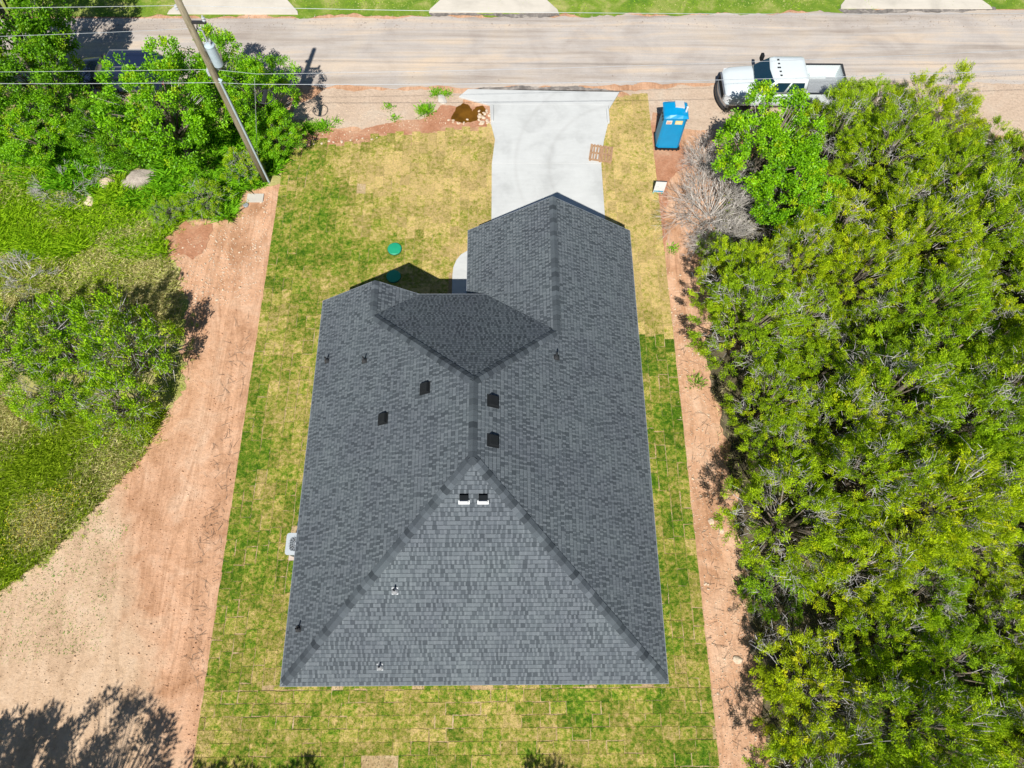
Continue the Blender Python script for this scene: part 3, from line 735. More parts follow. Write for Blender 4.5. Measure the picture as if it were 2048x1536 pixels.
for bz in (.2, .72): mb = MB(); mb.box(.10, .2, -.08, .12, tz+bz, tz+bz+.08); C(mb, 'bracket', M['steel'], pole)
mb = MB(); mb.tube([(.15, -.1, 0), (.15, -.1, 6.05)], .045, 8); mb.tube([(.15, -.1, 6.05), (.17, -.12, 6.2), (.26, -.14, 6.15)], .055, 8); C(mb, 'conduit', M['transf'], pole)
mb = MB(); mb.box(-.05, .62, -.05, .05, 8.62, 8.70); mb.tube([(.3, 0, 8.66), (.1, 0, 8.2)], .018, 5); C(mb, 'standoff_arm', M['dark'], pole)
mb = MB(); mb.lathe([(.05, 8.70), (.07, 8.75), (.045, 8.79), (.07, 8.84), (.04, 8.88), (.03, 8.93)], 10, M=Matrix.Translation((.58, 0, 0))); C(mb, 'insulator', M['porcelain'], pole)
mb = MB(); mb.lathe([(.05, 9.18), (.08, 9.22), (.05, 9.27), (.08, 9.31), (.04, 9.36)], 10, M=Matrix.Translation((-.16, .0, 0))); mb.tube([(0, 0, 9.15), (-.16, 0, 9.18)], .02, 5); C(mb, 'insulator', M['porcelain'], pole)
mb = MB()
mb.tube([(.22, .05, 7.75), (.3, .08, 7.8), (.3, .08, 8.25), (.22, .05, 8.3)], .028, 6); mb.tube([(.12, .03, 7.75), (.32, .08, 7.72)], .02, 5); mb.tube([(.12, .03, 8.35), (.32, .08, 8.38)], .02, 5); C(mb, 'fuse_cutout', M['porcelain'], pole)
mb = MB()
mb.tube([(.4, .1, tz+1.25), (.62, .12, tz+1.5), (.5, .1, 7.9), (.33, .08, 8.3)], .009, 4)
mb.tube([(.26, -.14, 6.15), (.7, -.2, 5.85), (.85, -.1, 6.0), (.6, .05, 6.15), (.3, .02, 6.3)], .012, 4)
mb.tube([(-.13, .05, 6.2), (-.35, .1, 6.0), (-.1, .1, 5.8)], .012, 4); mb.tube([(.13, .06, 6.6), (.1, .12, 3), (.12, .1, 0)], .007, 4)
C(mb, 'jumper_wires', M['cable'], pole)
mb = MB(); mb.box(-.19, -.1, -.12, .12, 6.35, 6.6); C(mb, 'meter_box', M['acwhite'], pole)

def wire(label, pts, sag, r=.012, mat='wire', n=24):
    """pts: list of attachment points; each span sags in the middle"""
    mb = MB(); path = []
    for a, b in zip(pts, pts[1:]):
        a, b = V(a), V(b)
        for k in range(n): t = k/n; p = a.lerp(b, t); p.z -= sag*4*t*(1-t)*((b-a).length/40)**2; path.append(p)
    path.append(V(pts[-1])); mb.tube(path, r, 5)
    tag(mb.build('overhead_wire', M[mat]), label, 'wire', 'wires strung along the street')
xw = px_
wire('topmost overhead wire, crossing the lawns across the street at the top of the photo', [(-52, 21.1, 9.5), (xw-.16, py_, 9.33), (36, 21.3, 9.6)], .25, .008)
wire('overhead wire left of the pole, crossing the big tree above the other two wires', [(-52, 21.3, 8.0), (xw, py_+.12, 8.3)], .5, .007)
wire('upper of the two low wires that cross the white pickup', [(-52, 21.4, 6.75), (xw, py_+.13, 6.45), (-9.5, 21.2, 6.45), (36, 22.6, 7.7)], .32, .007)
wire('lowest overhead wire, carrying the hanging cable loop right of the pole', [(-52, 21.3, 6.75), (xw, py_-.13, 6.05), (-10.0, py_+.1, 5.75), (36, 21.9, 7.2)], .38, .010)
e = empty('splice_case', (-9.74, 21.6, 4.4), label='dark cable splice case with a round cable coil, hanging from the lowest wire', cat='cable splice')
mb = MB(); mb.tube([(0, -.32, .55), (0, .32, .5)], .085, 12); mb.tube([(0, -.36, .55), (0, -.3, .55)], .06, 10); C(mb, 'case', M['dark'], e, smooth=False)
mb = MB(); mb.tube([(.36*math.cos(2*math.pi*k/28), .36*math.sin(2*math.pi*k/28), .5+.03*math.sin(4*math.pi*k/28)) for k in range(29)], .022, 6); C(mb, 'cable_coil', M['cable'], e)
mb = MB(); mb.tube([(0, -.3, .55), (-.15, -.35, 1.0), (-.26, -.34, 1.42)], .012, 5); mb.tube([(0, .2, .55), (-.2, -.1, 1.1), (-.26, -.32, 1.42)], .01, 5); C(mb, 'hanger', M['cable'], e)
a, b = at(509, 156, 5.8), at(515, 322, .6); mb = MB(); mb.tube([a, a.lerp(b, .5), b], .01, 5); tag(mb.build('guy_wire', M['wire']), 'thin pale wire hanging straight down into the tree right of the pole', 'wire')

# ------------------------------------------------------------------ portable toilet
pp = at(1334, 300); toilet = empty('portable_toilet', (8.0, 23.70, 0), R(-1.5), label='bright blue plastic portable toilet standing on red soil beside the drive lawn', cat='portable toilet')
mb = MB(); mb.box(-.60, .60, -.52, .52, 0, .11); 
for k in range(6): mb.box(-.58+k*.2, -.5+k*.2, -.56, -.52, .0, .09)
C(mb, 'skid_base', M['black'], toilet, bevel=.01)
mb = MB()
def oct_(a, b, z, ch=.1): return [(-a+ch, -b, z), (a-ch, -b, z), (a, -b+ch, z), (a, b-ch, z), (a-ch, b, z), (-a+ch, b, z), (-a, b-ch, z), (-a, -b+ch, z)]
mb.loft([oct_(.56, .47, .11), oct_(.555, .465, .14), oct_(.53, .44, 2.0), oct_(.545, .455, 2.03)])
for x in (-.33, -.11, .11, .33): mb.box(x-.018, x+.018, -.575, -.50, .3, 1.55) if False else None
C(mb, 'cabin', M['potty'], toilet, bevel=.008)
mb = MB(); mb.box(-.36, .36, .445, .475, .18, 1.9); dr_ = C(mb, 'door', M['potty'], toilet, bevel=.01)
mb = MB(); mb.box(-.34, -.28, .48, .51, .95, 1.15); mb.build('handle', M['white'], dr_)
mb = MB()
for sg in (-1, 1):
    for k in range(3): mb = MB(); mb.box(sg*.56-.015, sg*.56+.015, -.3+k*.2, -.2+k*.2, 1.7, 1.76); C(mb, 'side_vent', M['dark'], toilet)

mb = MB()   # domed roof rising to the back
prof = [(-.575, 2.03), (-.52, 2.12), (-.3, 2.22), (0, 2.27), (.3, 2.22), (.52, 2.12), (.575, 2.03)]
rings = [[(x*s, y, 2.03+(z-2.03)*h) for x, z in prof] for y, s, h in ((-.485, 1, .05), (-.38, 1, .6), (0, 1, .8), (.34, 1, .8), (.485, 1, .4))]
for i in range(4):
    for j in range(6): mb.face([rings[i][j], rings[i][j+1], rings[i+1][j+1], rings[i+1][j]])
for r_ in (rings[0], rings[4]): mb.face(r_)
C(mb, 'roof_cap', M['potty'], toilet)
mb = MB(); mb.frus([(-.06, .02, 2.2), (.38, .02, 2.16), (.38, .46, 2.14), (-.06, .46, 2.16)], [(-.05, .03, 2.27), (.37, .03, 2.24), (.37, .45, 2.20), (-.05, .45, 2.22)]); C(mb, 'roof_panel', M['pottyroof'], toilet)
mb = MB(); mb.lathe([(.05, 2.1), (.05, 2.5), (.07, 2.5), (.07, 2.53)], 10, M=Matrix.Translation((-.42, -.35, 0))) if False else mb.lathe([(.05, 2.1), (.05, 2.38)], 10, M=Matrix.Translation((.46, -.1, 0))); C(mb, 'vent_stack', M['white'], toilet)
for x, w_, mt in ((-.28, .26, 'labelw'), (.17, .34, 'labely')):
    mb = MB(); mb.box(x-w_/2, x+w_/2, -.462, -.452, 1.66, 1.88); lb = C(mb, 'sticker', M[mt], toilet)
    mb = MB()
    for k in range(3): mb.box(x-w_*.4, x+w_*(.4-.12*(k == 2)), -.467, -.4635, 1.80-k*.055, 1.825-k*.055)
    mb.build('print', M['labelr'] if mt == 'labelw' else M['labelw'], lb)

# ------------------------------------------------------------------ permit sign
sg = empty('yard_sign', (7.28, 20.55, 0), R(-4), label='small white board sign with a blue strip on short posts in red soil', cat='sign')
mb = MB(); mb.box(-.24, .26, -.02, .02, .18, .95); bd = C(mb, 'board', M['white'], sg, bevel=.004)
mb = MB(); mb.box(-.21, .22, -.027, -.0225, .23, .31); mb.build('strip', M['signblue'], bd)
mb = MB(); mb.box(-.19, -.03, -.027, -.0225, .60, .63); mb.box(-.19, .1, -.027, -.0225, .50, .52); mb.build('print', simple('grey_ink', (.45, .5, .52), .6), bd)
mb = MB(); mb.box(-.245, -.235, -.024, .024, .18, .96); mb.box(-.24, .26, -.024, .024, .951, .965); mb.build('frame', M['dark'], bd)
for x in (-.2, .2): mb = MB(); mb.box(x-.02, x+.02, .021, .06, 0, .9); C(mb, 'post', M['signgreen'], sg)

# ------------------------------------------------------------------ pallet
pc = at(1202, 308, .15); pal = empty('wooden_pallet', (pc.x, pc.y, .106), R(-10), label='brown wooden pallet lying half on the driveway and half on dry sod', cat='pallet')
for y in (-.42, 0, .42): mb = MB(); mb.box(-.53, .53, y-.02, y+.02, .02, .11); C(mb, 'stringer', M['pallet'], pal)
for i in range(8):
    mb = MB(); x = -.5+i*.143; mb.box(x-.045+rr.uniform(-.01, .01), x+.045, -.47, .47, .111, .128, M=Matrix.Rotation(R(rr.uniform(-1.5, 1.5)), 4, 'Z')); C(mb, 'deck_board', M['pallet'], pal)
for x in (-.48, 0, .48): mb = MB(); mb.box(x-.05, x+.05, -.47, .47, .0, .018); C(mb, 'bottom_board', M['pallet'], pal)

# ------------------------------------------------------------------ vehicles (front towards -x)
def wheel(par, x, y, r=.40, w_=.27):
    e = MB(); T = Matrix.Translation((x, y, r)) @ Matrix.Rotation(R(90), 4, 'X')
    e.lathe([(r*.62, -w_/2), (r*.93, -w_/2), (r, -w_*.36), (r, w_*.36), (r*.93, w_/2), (r*.62, w_/2)], 26, M=T); o = C(e, 'wheel', M['rubber'], par)
    e = MB(); e.lathe([(.02, -w_*.46), (r*.6, -w_*.3), (r*.62, -w_*.5), (r*.62, w_*.5), (r*.6, w_*.3), (.02, w_*.46)], 16, M=T); e.build('rim', M['steel'], o)
def prof(x, hw, zb, zt, cr=.03, tuck=.05):
    h = [(hw-.12, zb), (hw-.02, zb+.1), (hw, zb+.35*(zt-zb)), (hw-.01, zt-.22), (hw-tuck, zt-.06), (hw-tuck-.1, zt), (hw*.5, zt+cr*.8), (0, zt+cr)]
    return [(x, y, z) for y, z in h]+[(x, -y, z) for y, z in h[-2::-1]]
p0 = at(1440, 165, .7); pr = at(1600, 112, 1.95)
TL = 6.0; ty = at(1560, 117, 1.9).y-.66
truck = empty('pickup_truck', (p0.x, ty, .012), R(0), label='white crew cab pickup truck parked on the road edge behind the thicket', cat='pickup truck')
mb = MB()
mb.loft([prof(.05, .80, .5, .98, .0), prof(.14, .93, .46, 1.06, .02), prof(.38, 1.0, .42, 1.14, .035), prof(.9, 1.01, .42, 1.2, .045), prof(1.62, 1.01, .42, 1.26, .04), prof(2.0, 1.0, .42, 1.28, .0), prof(3.9, 1.0, .42, 1.28, .0)])
body = C(mb, 'body', M['paintwhite'], truck, smooth=True)
mb = MB()
for s in (-1, 1):
    mb.box(3.9, 5.9, s*1.0-.05*(s+1), s*1.0-.05*(s-1), .42, 1.27) if True else None
mb.box(3.9, 5.9, -.9, .9, .60, .66); mb.box(3.9, 3.96, -.9, .9, .66, 1.27)
for s in (-1, 1): mb.box(4.5, 5.35, s*.78-.12, s*.78+.12, .66, .86)
C(mb, 'bed', M['paintwhite'], truck, bevel=.02)
mb = MB(); mb.box(5.9, 5.96, -.98, .98, .55, 1.28); tg = C(mb, 'tailgate', M['paintwhite'], truck, bevel=.015)
mb = MB(); mb.box(5.885, 5.99, -.97, .97, 1.281, 1.315); mb.build('gate_cap', M['dark'], tg)
mb = MB()
for s in (-1, 1): mb.box(3.92, 5.9, s*.95-.055, s*.95+.055, 1.272, 1.30)
C(mb, 'rail_cap', M['dark'], truck, bevel=.01)
for s in (-1, 1):
    mb = MB()
    for x in (2.05, 3.0, 3.88): mb.box(x-.008, x+.008, s*1.0-.008, s*1.0+.008, .5, 1.2)
    mb.box(2.042, 3.888, s*1.0-.009, s*1.0+.009, .49, .51)
    C(mb, 'door_seam', M['dark'], truck)
mb = MB(); mb.box(3.97, 5.88, -.74, .74, .661, .668)
for k in range(9): mb.box(3.98, 5.87, -.72+k*.18-.02, -.72+k*.18+.02, .667, .68)
C(mb, 'bed_floor', M['galv'], truck)
# cab: lofted greenhouse
def rring(x0, x1, hw, z, r=.14, bulge=.10):
    pts = []
    for (cx, cy, t0) in ((x1-r, hw-r, 0), (x0+r, hw-r, 90), (x0+r, -hw+r, 180), (x1-r, -hw+r, 270)):
        for k in range(4): t = R(t0+30*k); pts.append((cx+r*math.cos(t)-(bulge*(1-(cy/hw)**2) if cx < (x0+x1)/2 else 0), cy+r*math.sin(t), z))
    # middle points front to bow the windshield
    i = 8; pts.insert(i, (x0-bulge, 0, z)); return pts
b0, b1, b2, b3 = rring(1.5, 3.92, .95, 1.25), rring(2.18, 3.80, .80, 1.88), rring(2.28, 3.76, .75, 1.93), rring(2.55, 3.6, .5, 1.955)
mb = MB(); mb.loft([b0, b1, b2, b3]); C(mb, 'cab', M['paintwhite'], truck, smooth=True)
def lerp3(a, b, t): return V(a).lerp(V(b), t)
def cabquad(q, par, name, off, t0=.07, t1=.93):
    pass
# windshield: strip over ring points 5..11 of the front
fi = [5, 6, 7, 8, 9, 10, 11]
mb = MB()
for a_, b_ in zip(fi, fi[1:]):
    q = [lerp3(b0[a_], b1[a_], .10), lerp3(b0[b_], b1[b_], .10), lerp3(b0[b_], b1[b_], .95), lerp3(b0[a_], b1[a_], .95)]
    q = [p+V((-.012, 0, .012)) for p in q]; mb.face(q)
C(mb, 'windshield', M['carglass'], truck)
for s, (i0, i1) in ((1, (3, 4)), (-1, (13, 12))):
    A0, A1, B0, B1 = V(b0[i0]), V(b0[i1]), V(b1[i0]), V(b1[i1])
    for u0, u1 in ((.04, .44), (.50, .92)):
        mb = MB(); q = []
        for u, t in ((u0, .15), (u1, .15), (u1, .88), (u0, .88)): q.append(A0.lerp(A1, u).lerp(B0.lerp(B1, u), t)+V((0, s*.008, .003)))
        mb.face(q); C(mb, 'side_window', M['carglass'], truck)
mb = MB(); q = [lerp3(b0[16], b1[16], .2), lerp3(b0[0], b1[0], .2), lerp3(b0[0], b1[0], .9), lerp3(b0[16], b1[16], .9)]; mb.face([p+V((.012, 0, 0)) for p in q]); C(mb, 'rear_window', M['carglass'], truck)
mb = MB(); mb.box(-.02, .07, -.72, .72, .62, 1.0)
gr = C(mb, 'grille', M['steel'], truck, bevel=.02)
mb = MB()
for k in range(5): mb.box(-.035, -.018, -.68, .68, .66+k*.065, .695+k*.065)
mb.build('slot', M['black'], gr)
mb = MB(); pts_ = [(-.12+.28*(abs(y)/1.0)**2.2, y) for y in np.linspace(-1.0, 1.0, 13)]
mb.loft([[(x, y, .36), (x+.16, y, .36), (x+.16, y, .60), (x-.0, y, .62)] for x, y in pts_]); C(mb, 'front_bumper', M['steel'], truck)
mb = MB(); mb.loft([[(x-.06, y, .30), (x+.1, y, .30), (x+.1, y, .40), (x-.05, y, .42)] for x, y in pts_]); C(mb, 'bumper_valance', M['dark'], truck)
for s in (-1, 1):
    mb = MB(); mb.loft([[(.03, s*.70, .72), (.1, s*.70, .72), (.2, s*.70, 1.02), (.06, s*.70, 1.0)], [(.10, s*.93, .72), (.2, s*.95, .72), (.42, s*.95, 1.08), (.16, s*.92, 1.04)]]); C(mb, 'headlight', M['lamp'], truck)
    mb = MB(); mb.box(1.95, 2.1, min(s*1.0, s*1.22), max(s*1.0, s*1.22), 1.28, 1.32); mb.box(1.93, 2.08, min(s*1.2, s*1.44), max(s*1.2, s*1.44), 1.22, 1.54); C(mb, 'mirror', M['black'], truck, bevel=.02)
    mb = MB(); mb.box(2.75, 2.9, s*1.0-.015, s*1.0+.025 if s > 0 else s*1.0+.015, 1.06, 1.1) ; mb.box(3.5, 3.65, s*1.0-.02, s*1.0+.02, 1.06, 1.1); C(mb, 'door_handle', M['dark'], truck)
    mb = MB(); mb.box(5.94, 5.985, s*.9-.07, s*.9+.07, .85, 1.2); C(mb, 'tail_light', M['red'], truck)
    mb = MB(); mb.box(1.5, 1.78, s*.45-.015, s*.45+.015, 1.30, 1.315); C(mb, 'wiper', M['black'], truck)
    for x in (1.05, 4.95): wheel(truck, x, s*.86)
for y in (-.5, -.25, 0, .25, .5): mb = MB(); mb.box(2.42-.06*(y == 0), 2.52, y-.04, y+.04, 1.935, 1.975); C(mb, 'roof_light', M['dark'], truck)
mb = MB(); mb.box(5.98, 6.12, -.9, .9, .45, .62); C(mb, 'rear_bumper', M['steel'], truck, bevel=.02)

sp = at(268, 122, 1.0); suv = empty('parked_car', (sp.x-3.0, sp.y-.5, .012), R(0), label='dark blue car parked on the road under the big left trees', cat='car')
mb = MB(); mb.loft([prof(.05, .75, .4, .85), prof(.5, .9, .3, .93, .05), prof(1.5, .93, .3, 1.0, .05), prof(3.8, .93, .3, 1.04, .0), prof(4.5, .88, .35, 1.0, .0), prof(4.65, .8, .45, .92, .0)]); C(mb, 'body', M['paintblue'], suv, smooth=True)
b0, b1, b2, b3 = rring(1.3, 4.5, .86, 1.0), rring(2.0, 4.1, .68, 1.5), rring(2.1, 4.0, .62, 1.54), rring(2.4, 3.8, .4, 1.56)
mb = MB(); mb.loft([b0, b1, b2, b3]); C(mb, 'cabin', M['paintblue'], suv, smooth=True)
mb = MB()
for a_, b_ in zip(fi, fi[1:]):
    q = [lerp3(b0[a_], b1[a_], .10), lerp3(b0[b_], b1[b_], .10), lerp3(b0[b_], b1[b_], .95), lerp3(b0[a_], b1[a_], .95)]; mb.face([p+V((-.012, 0, .012)) for p in q])
C(mb, 'windshield', M['carglass'], suv)
mb = MB(); q = [lerp3(b0[16], b1[16], .12), lerp3(b0[0], b1[0], .12), lerp3(b0[0], b1[0], .93), lerp3(b0[16], b1[16], .93)]; mb.face([p+V((.014, 0, .012)) for p in q]); C(mb, 'rear_window', M['carglass'], suv)
mb = MB()
for s in (-1, 1): mb.tube([(2.1, s*.55, 1.6), (3.9, s*.55, 1.6)], .02, 6); mb.box(2.2, 2.26, s*.55-.02, s*.55+.02, 1.53, 1.6); mb.box(3.8, 3.86, s*.55-.02, s*.55+.02, 1.53, 1.6)
C(mb, 'roof_rack', M['steel'], suv)
for s in (-1, 1):
    for x in (.95, 3.7): wheel(suv, x, s*.8, .34, .22)
    mb = MB(); mb.box(4.55, 4.62, s*.72-.1, s*.72+.1, .75, .9); C(mb, 'tail_light', M['red'], suv)

# ------------------------------------------------------------------ vegetation
def leaves(r, cen, axis, nper, ln, wd, rad, cone, tone_lo=0., tone_hi=1., quad=True, extra=0.0, up=.3, elong=0.0):
    """cen (N,3) clump centres, axis (N,3) growth directions; returns verts (n*4,3), tone (n,3)"""
    Nn = len(cen); n = Nn*nper
    c = np.repeat(cen, nper, axis=0); a = np.repeat(axis, nper, axis=0)
    d = unit(r.normal(size=(n, 3)))
    off = d*(r.random((n, 1))**.5)*rad
    dirn = unit(a+cone*unit(r.normal(size=(n, 3))))
    side = unit(np.cross(dirn, r.normal(size=(n, 3))))
    L = ln*r.uniform(.6, 1.3, (n, 1)); Wd = wd*r.uniform(.7, 1.3, (n, 1))
    p = c+off+a*elong*r.uniform(-.5, 1, (n, 1))
    v = np.stack([p, p+dirn*L*.45+side*Wd*.5, p+dirn*L, p+dirn*L*.45-side*Wd*.5], axis=1).reshape(-1, 3)
    base = np.repeat(r.uniform(tone_lo, tone_hi, Nn), nper)
    t = np.clip(base*.55+r.random(n)*.45, 0, 1)
    ex = np.clip(np.repeat((r.random(Nn) < extra)*r.uniform(.3, .9, Nn), nper), 0, 1)
    return v, np.stack([t, ex, r.random(n)], axis=1)
def sticks(r, A, B, w0, w1=None):
    """tapered 3-sided sticks from A to B as quads"""
    n = len(A); w1 = w0*.3 if w1 is None else w1
    d = unit(B-A); s = unit(np.cross(d, r.normal(size=(n, 3)))); t = np.cross(d, s)
    w0 = np.broadcast_to(np.asarray(w0).reshape(-1, 1), (n, 1)); w1 = np.broadcast_to(np.asarray(w1).reshape(-1, 1), (n, 1))
    dirs = [s, -.5*s+.866*t, -.5*s-.866*t]; fs = []
    for i in range(3):
        a, b = dirs[i], dirs[(i+1) % 3]; fs.append(np.stack([A+a*w0, A+b*w0, B+b*w1, B+a*w1], axis=1))
    v = np.stack(fs, axis=1).reshape(-1, 3); tone = np.repeat(r.random((n, 3)), 3, axis=0); return v, tone
def trunk_mesh(r, h, rad, limbs, nseg=5, base=.3):
    """tapered trunk with real limbs; limb tips given"""
    mb = MB(); tops = []
    j = V((r.uniform(-.15, .15), r.uniform(-.15, .15), 0))
    tp = [V((0, 0, -.05)), V((0, 0, h*.25))+j*.5, V((0, 0, h*.5))+j, V((0, 0, h*.8))+j*1.3]
    mb.tube(tp, [rad*1.25, rad, rad*.7, rad*.3], 7)
    for L in limbs:
        L = V(L); z0 = min(L.z*.5, h*.6)*r.uniform(.5, 1); s = V((0, 0, z0))+j*.6; mid = s.lerp(L, .5)+V((0, 0, -.12+r.uniform(0, .2)))
        mb.tube([s, mid, L], [rad*.45, rad*.28, rad*.08], 5)
    return mb
def crown_mesh(seed, rx, h, z0, nclump, nlobe, lr):
    """crown of sub-lobes on an uneven dome; returns clump positions and outward directions"""
    r = np.random.default_rng(seed); zc = z0+(h-z0)*.4; R3 = np.array([rx, rx, (h-z0)*.55])
    g = np.arange(nlobe); ph = g*2.39996+r.uniform(0, 6); zz = 1-(g+.5)/nlobe*1.35
    ld = np.column_stack([np.sqrt(np.maximum(0, 1-zz**2))*np.cos(ph), np.sqrt(np.maximum(0, 1-zz**2))*np.sin(ph), zz])
    lc = ld*R3*r.uniform(.5, .92, (nlobe, 1))+np.array([0, 0, zc]); lrad = lr*r.uniform(.7, 1.35, nlobe)
    i = r.integers(0, nlobe, nclump); d = unit(r.normal(size=(nclump, 3))+ld[i]*.7+np.array([0, 0, .25]))
    pos = lc[i]+d*lrad[i][:, None]*r.uniform(.55, 1.0, (nclump, 1)); pos[:, 2] = np.maximum(pos[:, 2], z0*.5+.1)
    return r, d, pos
def make_tree(seed, kind):
    r_ = random.Random(seed)
    if kind == 'juniper':
        rx, h, z0 = r_.uniform(1.75, 2.15), r_.uniform(4.4, 5.8), .6
        r, d, pos = crown_mesh(seed, rx, h, z0, 440, 24, .50)
        top = pos[:, 2]; ax = unit(d*np.array([1, 1, .6])+np.array([0, 0, .55]))
        v1, t1 = leaves(r, pos, ax, 84, .095, .022, .115, .8, .0, 1, extra=.12, elong=.2)
        tw = r.choice(len(pos), 150, replace=False)
        inner = pos-unit(pos-np.array([0, 0, h*.35]))*.55; v2, t2 = sticks(r, inner[tw]+r.normal(size=(150, 3))*.08, pos[tw]+d[tw]*.08, .011, .004)
        # bare grey patches
        bp = r.choice(np.where(pos[:, 2] > h*.4)[0], 16, replace=False); A = []; B = []
        for b in bp:
            for _ in range(30):
                o = pos[b]*np.array([.95, .95, .97])+r.normal(size=3)*.16; A.append(o); B.append(o+unit(ax[b]*.7+r.normal(size=3)*.7)*r.uniform(.12, .4))
        v3, t3 = sticks(r, np.array(A), np.array(B), .009, .003)
        keep = np.ones(len(pos), bool)
        for b in bp[:9]: keep &= np.linalg.norm(pos-pos[b], axis=1) > .27
        kk = np.repeat(keep, 84); v1 = v1.reshape(-1, 4, 3)[kk].reshape(-1, 3); t1 = t1[kk]
        tm = trunk_mesh(r_, h, .11, [tuple(pos[i]*np.array([.8, .8, .95])) for i in r.choice(len(pos), 26, replace=False)])
        return dict(leaf=(v1, t1), twig=(np.concatenate([v2, v3]), np.concatenate([t2, t3])), trunk=tm, mat='juniper', h=h, rx=rx)
    if kind == 'broad':
        rx, h, z0 = 2.3, 5.6, 1.0
        r, d, pos = crown_mesh(seed, rx, h, z0, 330, 17, .8)
        v1, t1 = leaves(r, pos, unit(d+np.array([0, 0, .3])), 62, .115, .07, .26, 1.1, .0, 1, extra=.1)
        tw = r.choice(len(pos), 150, replace=False); v2, t2 = sticks(r, (pos*np.array([.7, .7, .85]))[tw], pos[tw], .010, .004)
        tm = trunk_mesh(r_, h, .15, [tuple(pos[i]*np.array([.85, .85, .95])) for i in r.choice(len(pos), 22, replace=False)])
        return dict(leaf=(v1, t1), twig=(v2, t2), trunk=tm, mat='broad' if seed % 3 != 2 else 'broaddark', h=h, rx=rx)
    if kind == 'bush':
        rx, h, z0 = 2.0, 2.6, .15
        r, d, pos = crown_mesh(seed, rx, h, z0, 260, 15, .6)
        keep = r.random(len(pos)) < .8; pos, d = pos[keep], d[keep]
        v1, t1 = leaves(r, pos, unit(d*np.array([1, 1, .6])+np.array([0, 0, .5])), 50, .095, .052, .2, .9, .1, 1, extra=.2)
        n = 520; i = r.integers(0, len(pos), n); A = pos[i]*.8+r.normal(size=(n, 3))*.15; B = A+unit(d[i]+r.normal(size=(n, 3))*.5)*r.uniform(.3, .7, (n, 1))
        v2, t2 = sticks(r, A, B, .010, .003)
        tm = trunk_mesh(r_, h, .08, [tuple(pos[i]*np.array([.85, .85, .9])) for i in r.choice(len(pos), 24, replace=False)])
        return dict(leaf=(v1, t1), twig=(v2, t2), trunk=tm, mat='bushleaf', h=h, rx=rx)
    if kind == 'open':    # airy tall tree
        rx, h, z0 = 2.6, 8.0, 2.0
        r, d, pos = crown_mesh(seed, rx, h, z0, 170, 20, .6)
        v1, t1 = leaves(r, pos, unit(d+np.array([0, 0, .6])), 34, .20, .07, .30, .8, .1, 1)
        tw = np.arange(len(pos)); v2, t2 = sticks(r, (pos*np.array([.3, .3, .75]))[tw], pos[tw], .02, .006)
        tm = trunk_mesh(r_, h, .16, [tuple(pos[i]*np.array([.9, .9, .97])) for i in r.choice(len(pos), 30, replace=False)])
        return dict(leaf=(v1, t1), twig=(v2, t2), trunk=tm, mat='juniper', h=h, rx=rx)
def realise(t, name):
    """prototype with trunk, crown and twigs as parts (meshes reused by every copy)"""
    root = bpy.data.objects.new(name, None); COL.objects.link(root); root.empty_display_size = .2
    cr = link('crown', np_mesh('crown', t['leaf'][0], 4, t['leaf'][1]), M[t['mat']], root)
    link('twigs', np_mesh('twigs', t['twig'][0], 4, t['twig'][1]), M['twig'], root)
    t['trunk'].build('trunk', M['bark'], root, smooth=True)
    return root
used = set()
def place(proto, name, loc, s, rz, label, cat, group=None, zs=1.0):
    if proto.name not in used: used.add(proto.name); o = proto
    else:
        o = proto.copy(); COL.objects.link(o)
        for ch in proto.children: c = ch.copy(); COL.objects.link(c); c.parent = o
    o.location = loc; o.scale = (s, s, s*zs); o.rotation_euler = (0, 0, rz)
    for k in ('label', 'category', 'group'):
        if k in o: del o[k]
    return tag(o, label, cat, group)
jun = [realise(make_tree(40+i, 'juniper'), 'juniper_tree') for i in range(6)]
brd = [realise(make_tree(60+i, 'broad'), 'broadleaf_tree') for i in range(3)]
bsh = [realise(make_tree(80+i, 'bush'), 'bush') for i in range(3)]
opn = [realise(make_tree(90+i, 'open'), 'tall_tree') for i in range(2)]

# thicket on the right: rows running away from the road
def inside(p, poly):
    c = False; n = len(poly)
    for i in range(n):
        a, b = poly[i], poly[(i+1) % n]
        if (a.y > p[1]) != (b.y > p[1]) and p[0] < (b.x-a.x)*(p[1]-a.y)/(b.y-a.y)+a.x: c = not c
    return c
thick = [at(x, y, 3) for x, y in ((1640, 190), (1800, 185), (1920, 200), (1990, 250), (2150, 330), (2300, 700), (2300, 1700), (1620, 1700), (1560, 1560), (1590, 1440), (1600, 1330), (1680, 1240), (1600, 1160), (1560, 1060), (1520, 960), (1480, 880), (1450, 800), (1450, 560), (1540, 520), (1650, 440), (1700, 330))]
rt = random.Random(11); rows = {}; gap = at(1620, 1235, 0)
SP = 2.55
for j in range(9):
    for i in range(16):
        x = 10.0+j*SP*.9+rt.uniform(-.4, .4); y = 27-i*SP*.98-(j % 2)*SP*.5+rt.uniform(-.45, .45)
        if math.hypot((x-gap.x)/1.45, (y-gap.y)/1.3) < 1: continue
        if inside((x, y), thick): rows.setdefault(j, []).append((x, y))
G = 'junipers crowded in the thicket right of the house'
ordn = ['first', 'second', 'third', 'fourth', 'fifth', 'sixth', 'seventh', 'eighth', 'ninth', 'tenth', 'eleventh', 'twelfth', 'thirteenth', 'fourteenth', 'fifteenth', 'sixteenth']
for j in sorted(rows):
    for k, (x, y) in enumerate(sorted(rows[j], key=lambda q: -q[1])):
        s = rt.uniform(.78, 1.14); zs = rt.uniform(.72, 1.2)
        place(jun[rt.randrange(6)], 'juniper_tree', (x, y, 0), s, rt.uniform(0, 6.28), 'juniper, %s from the road in the %s row of the thicket right of the house' % (ordn[k], ordn[j]), 'juniper tree', G, zs)
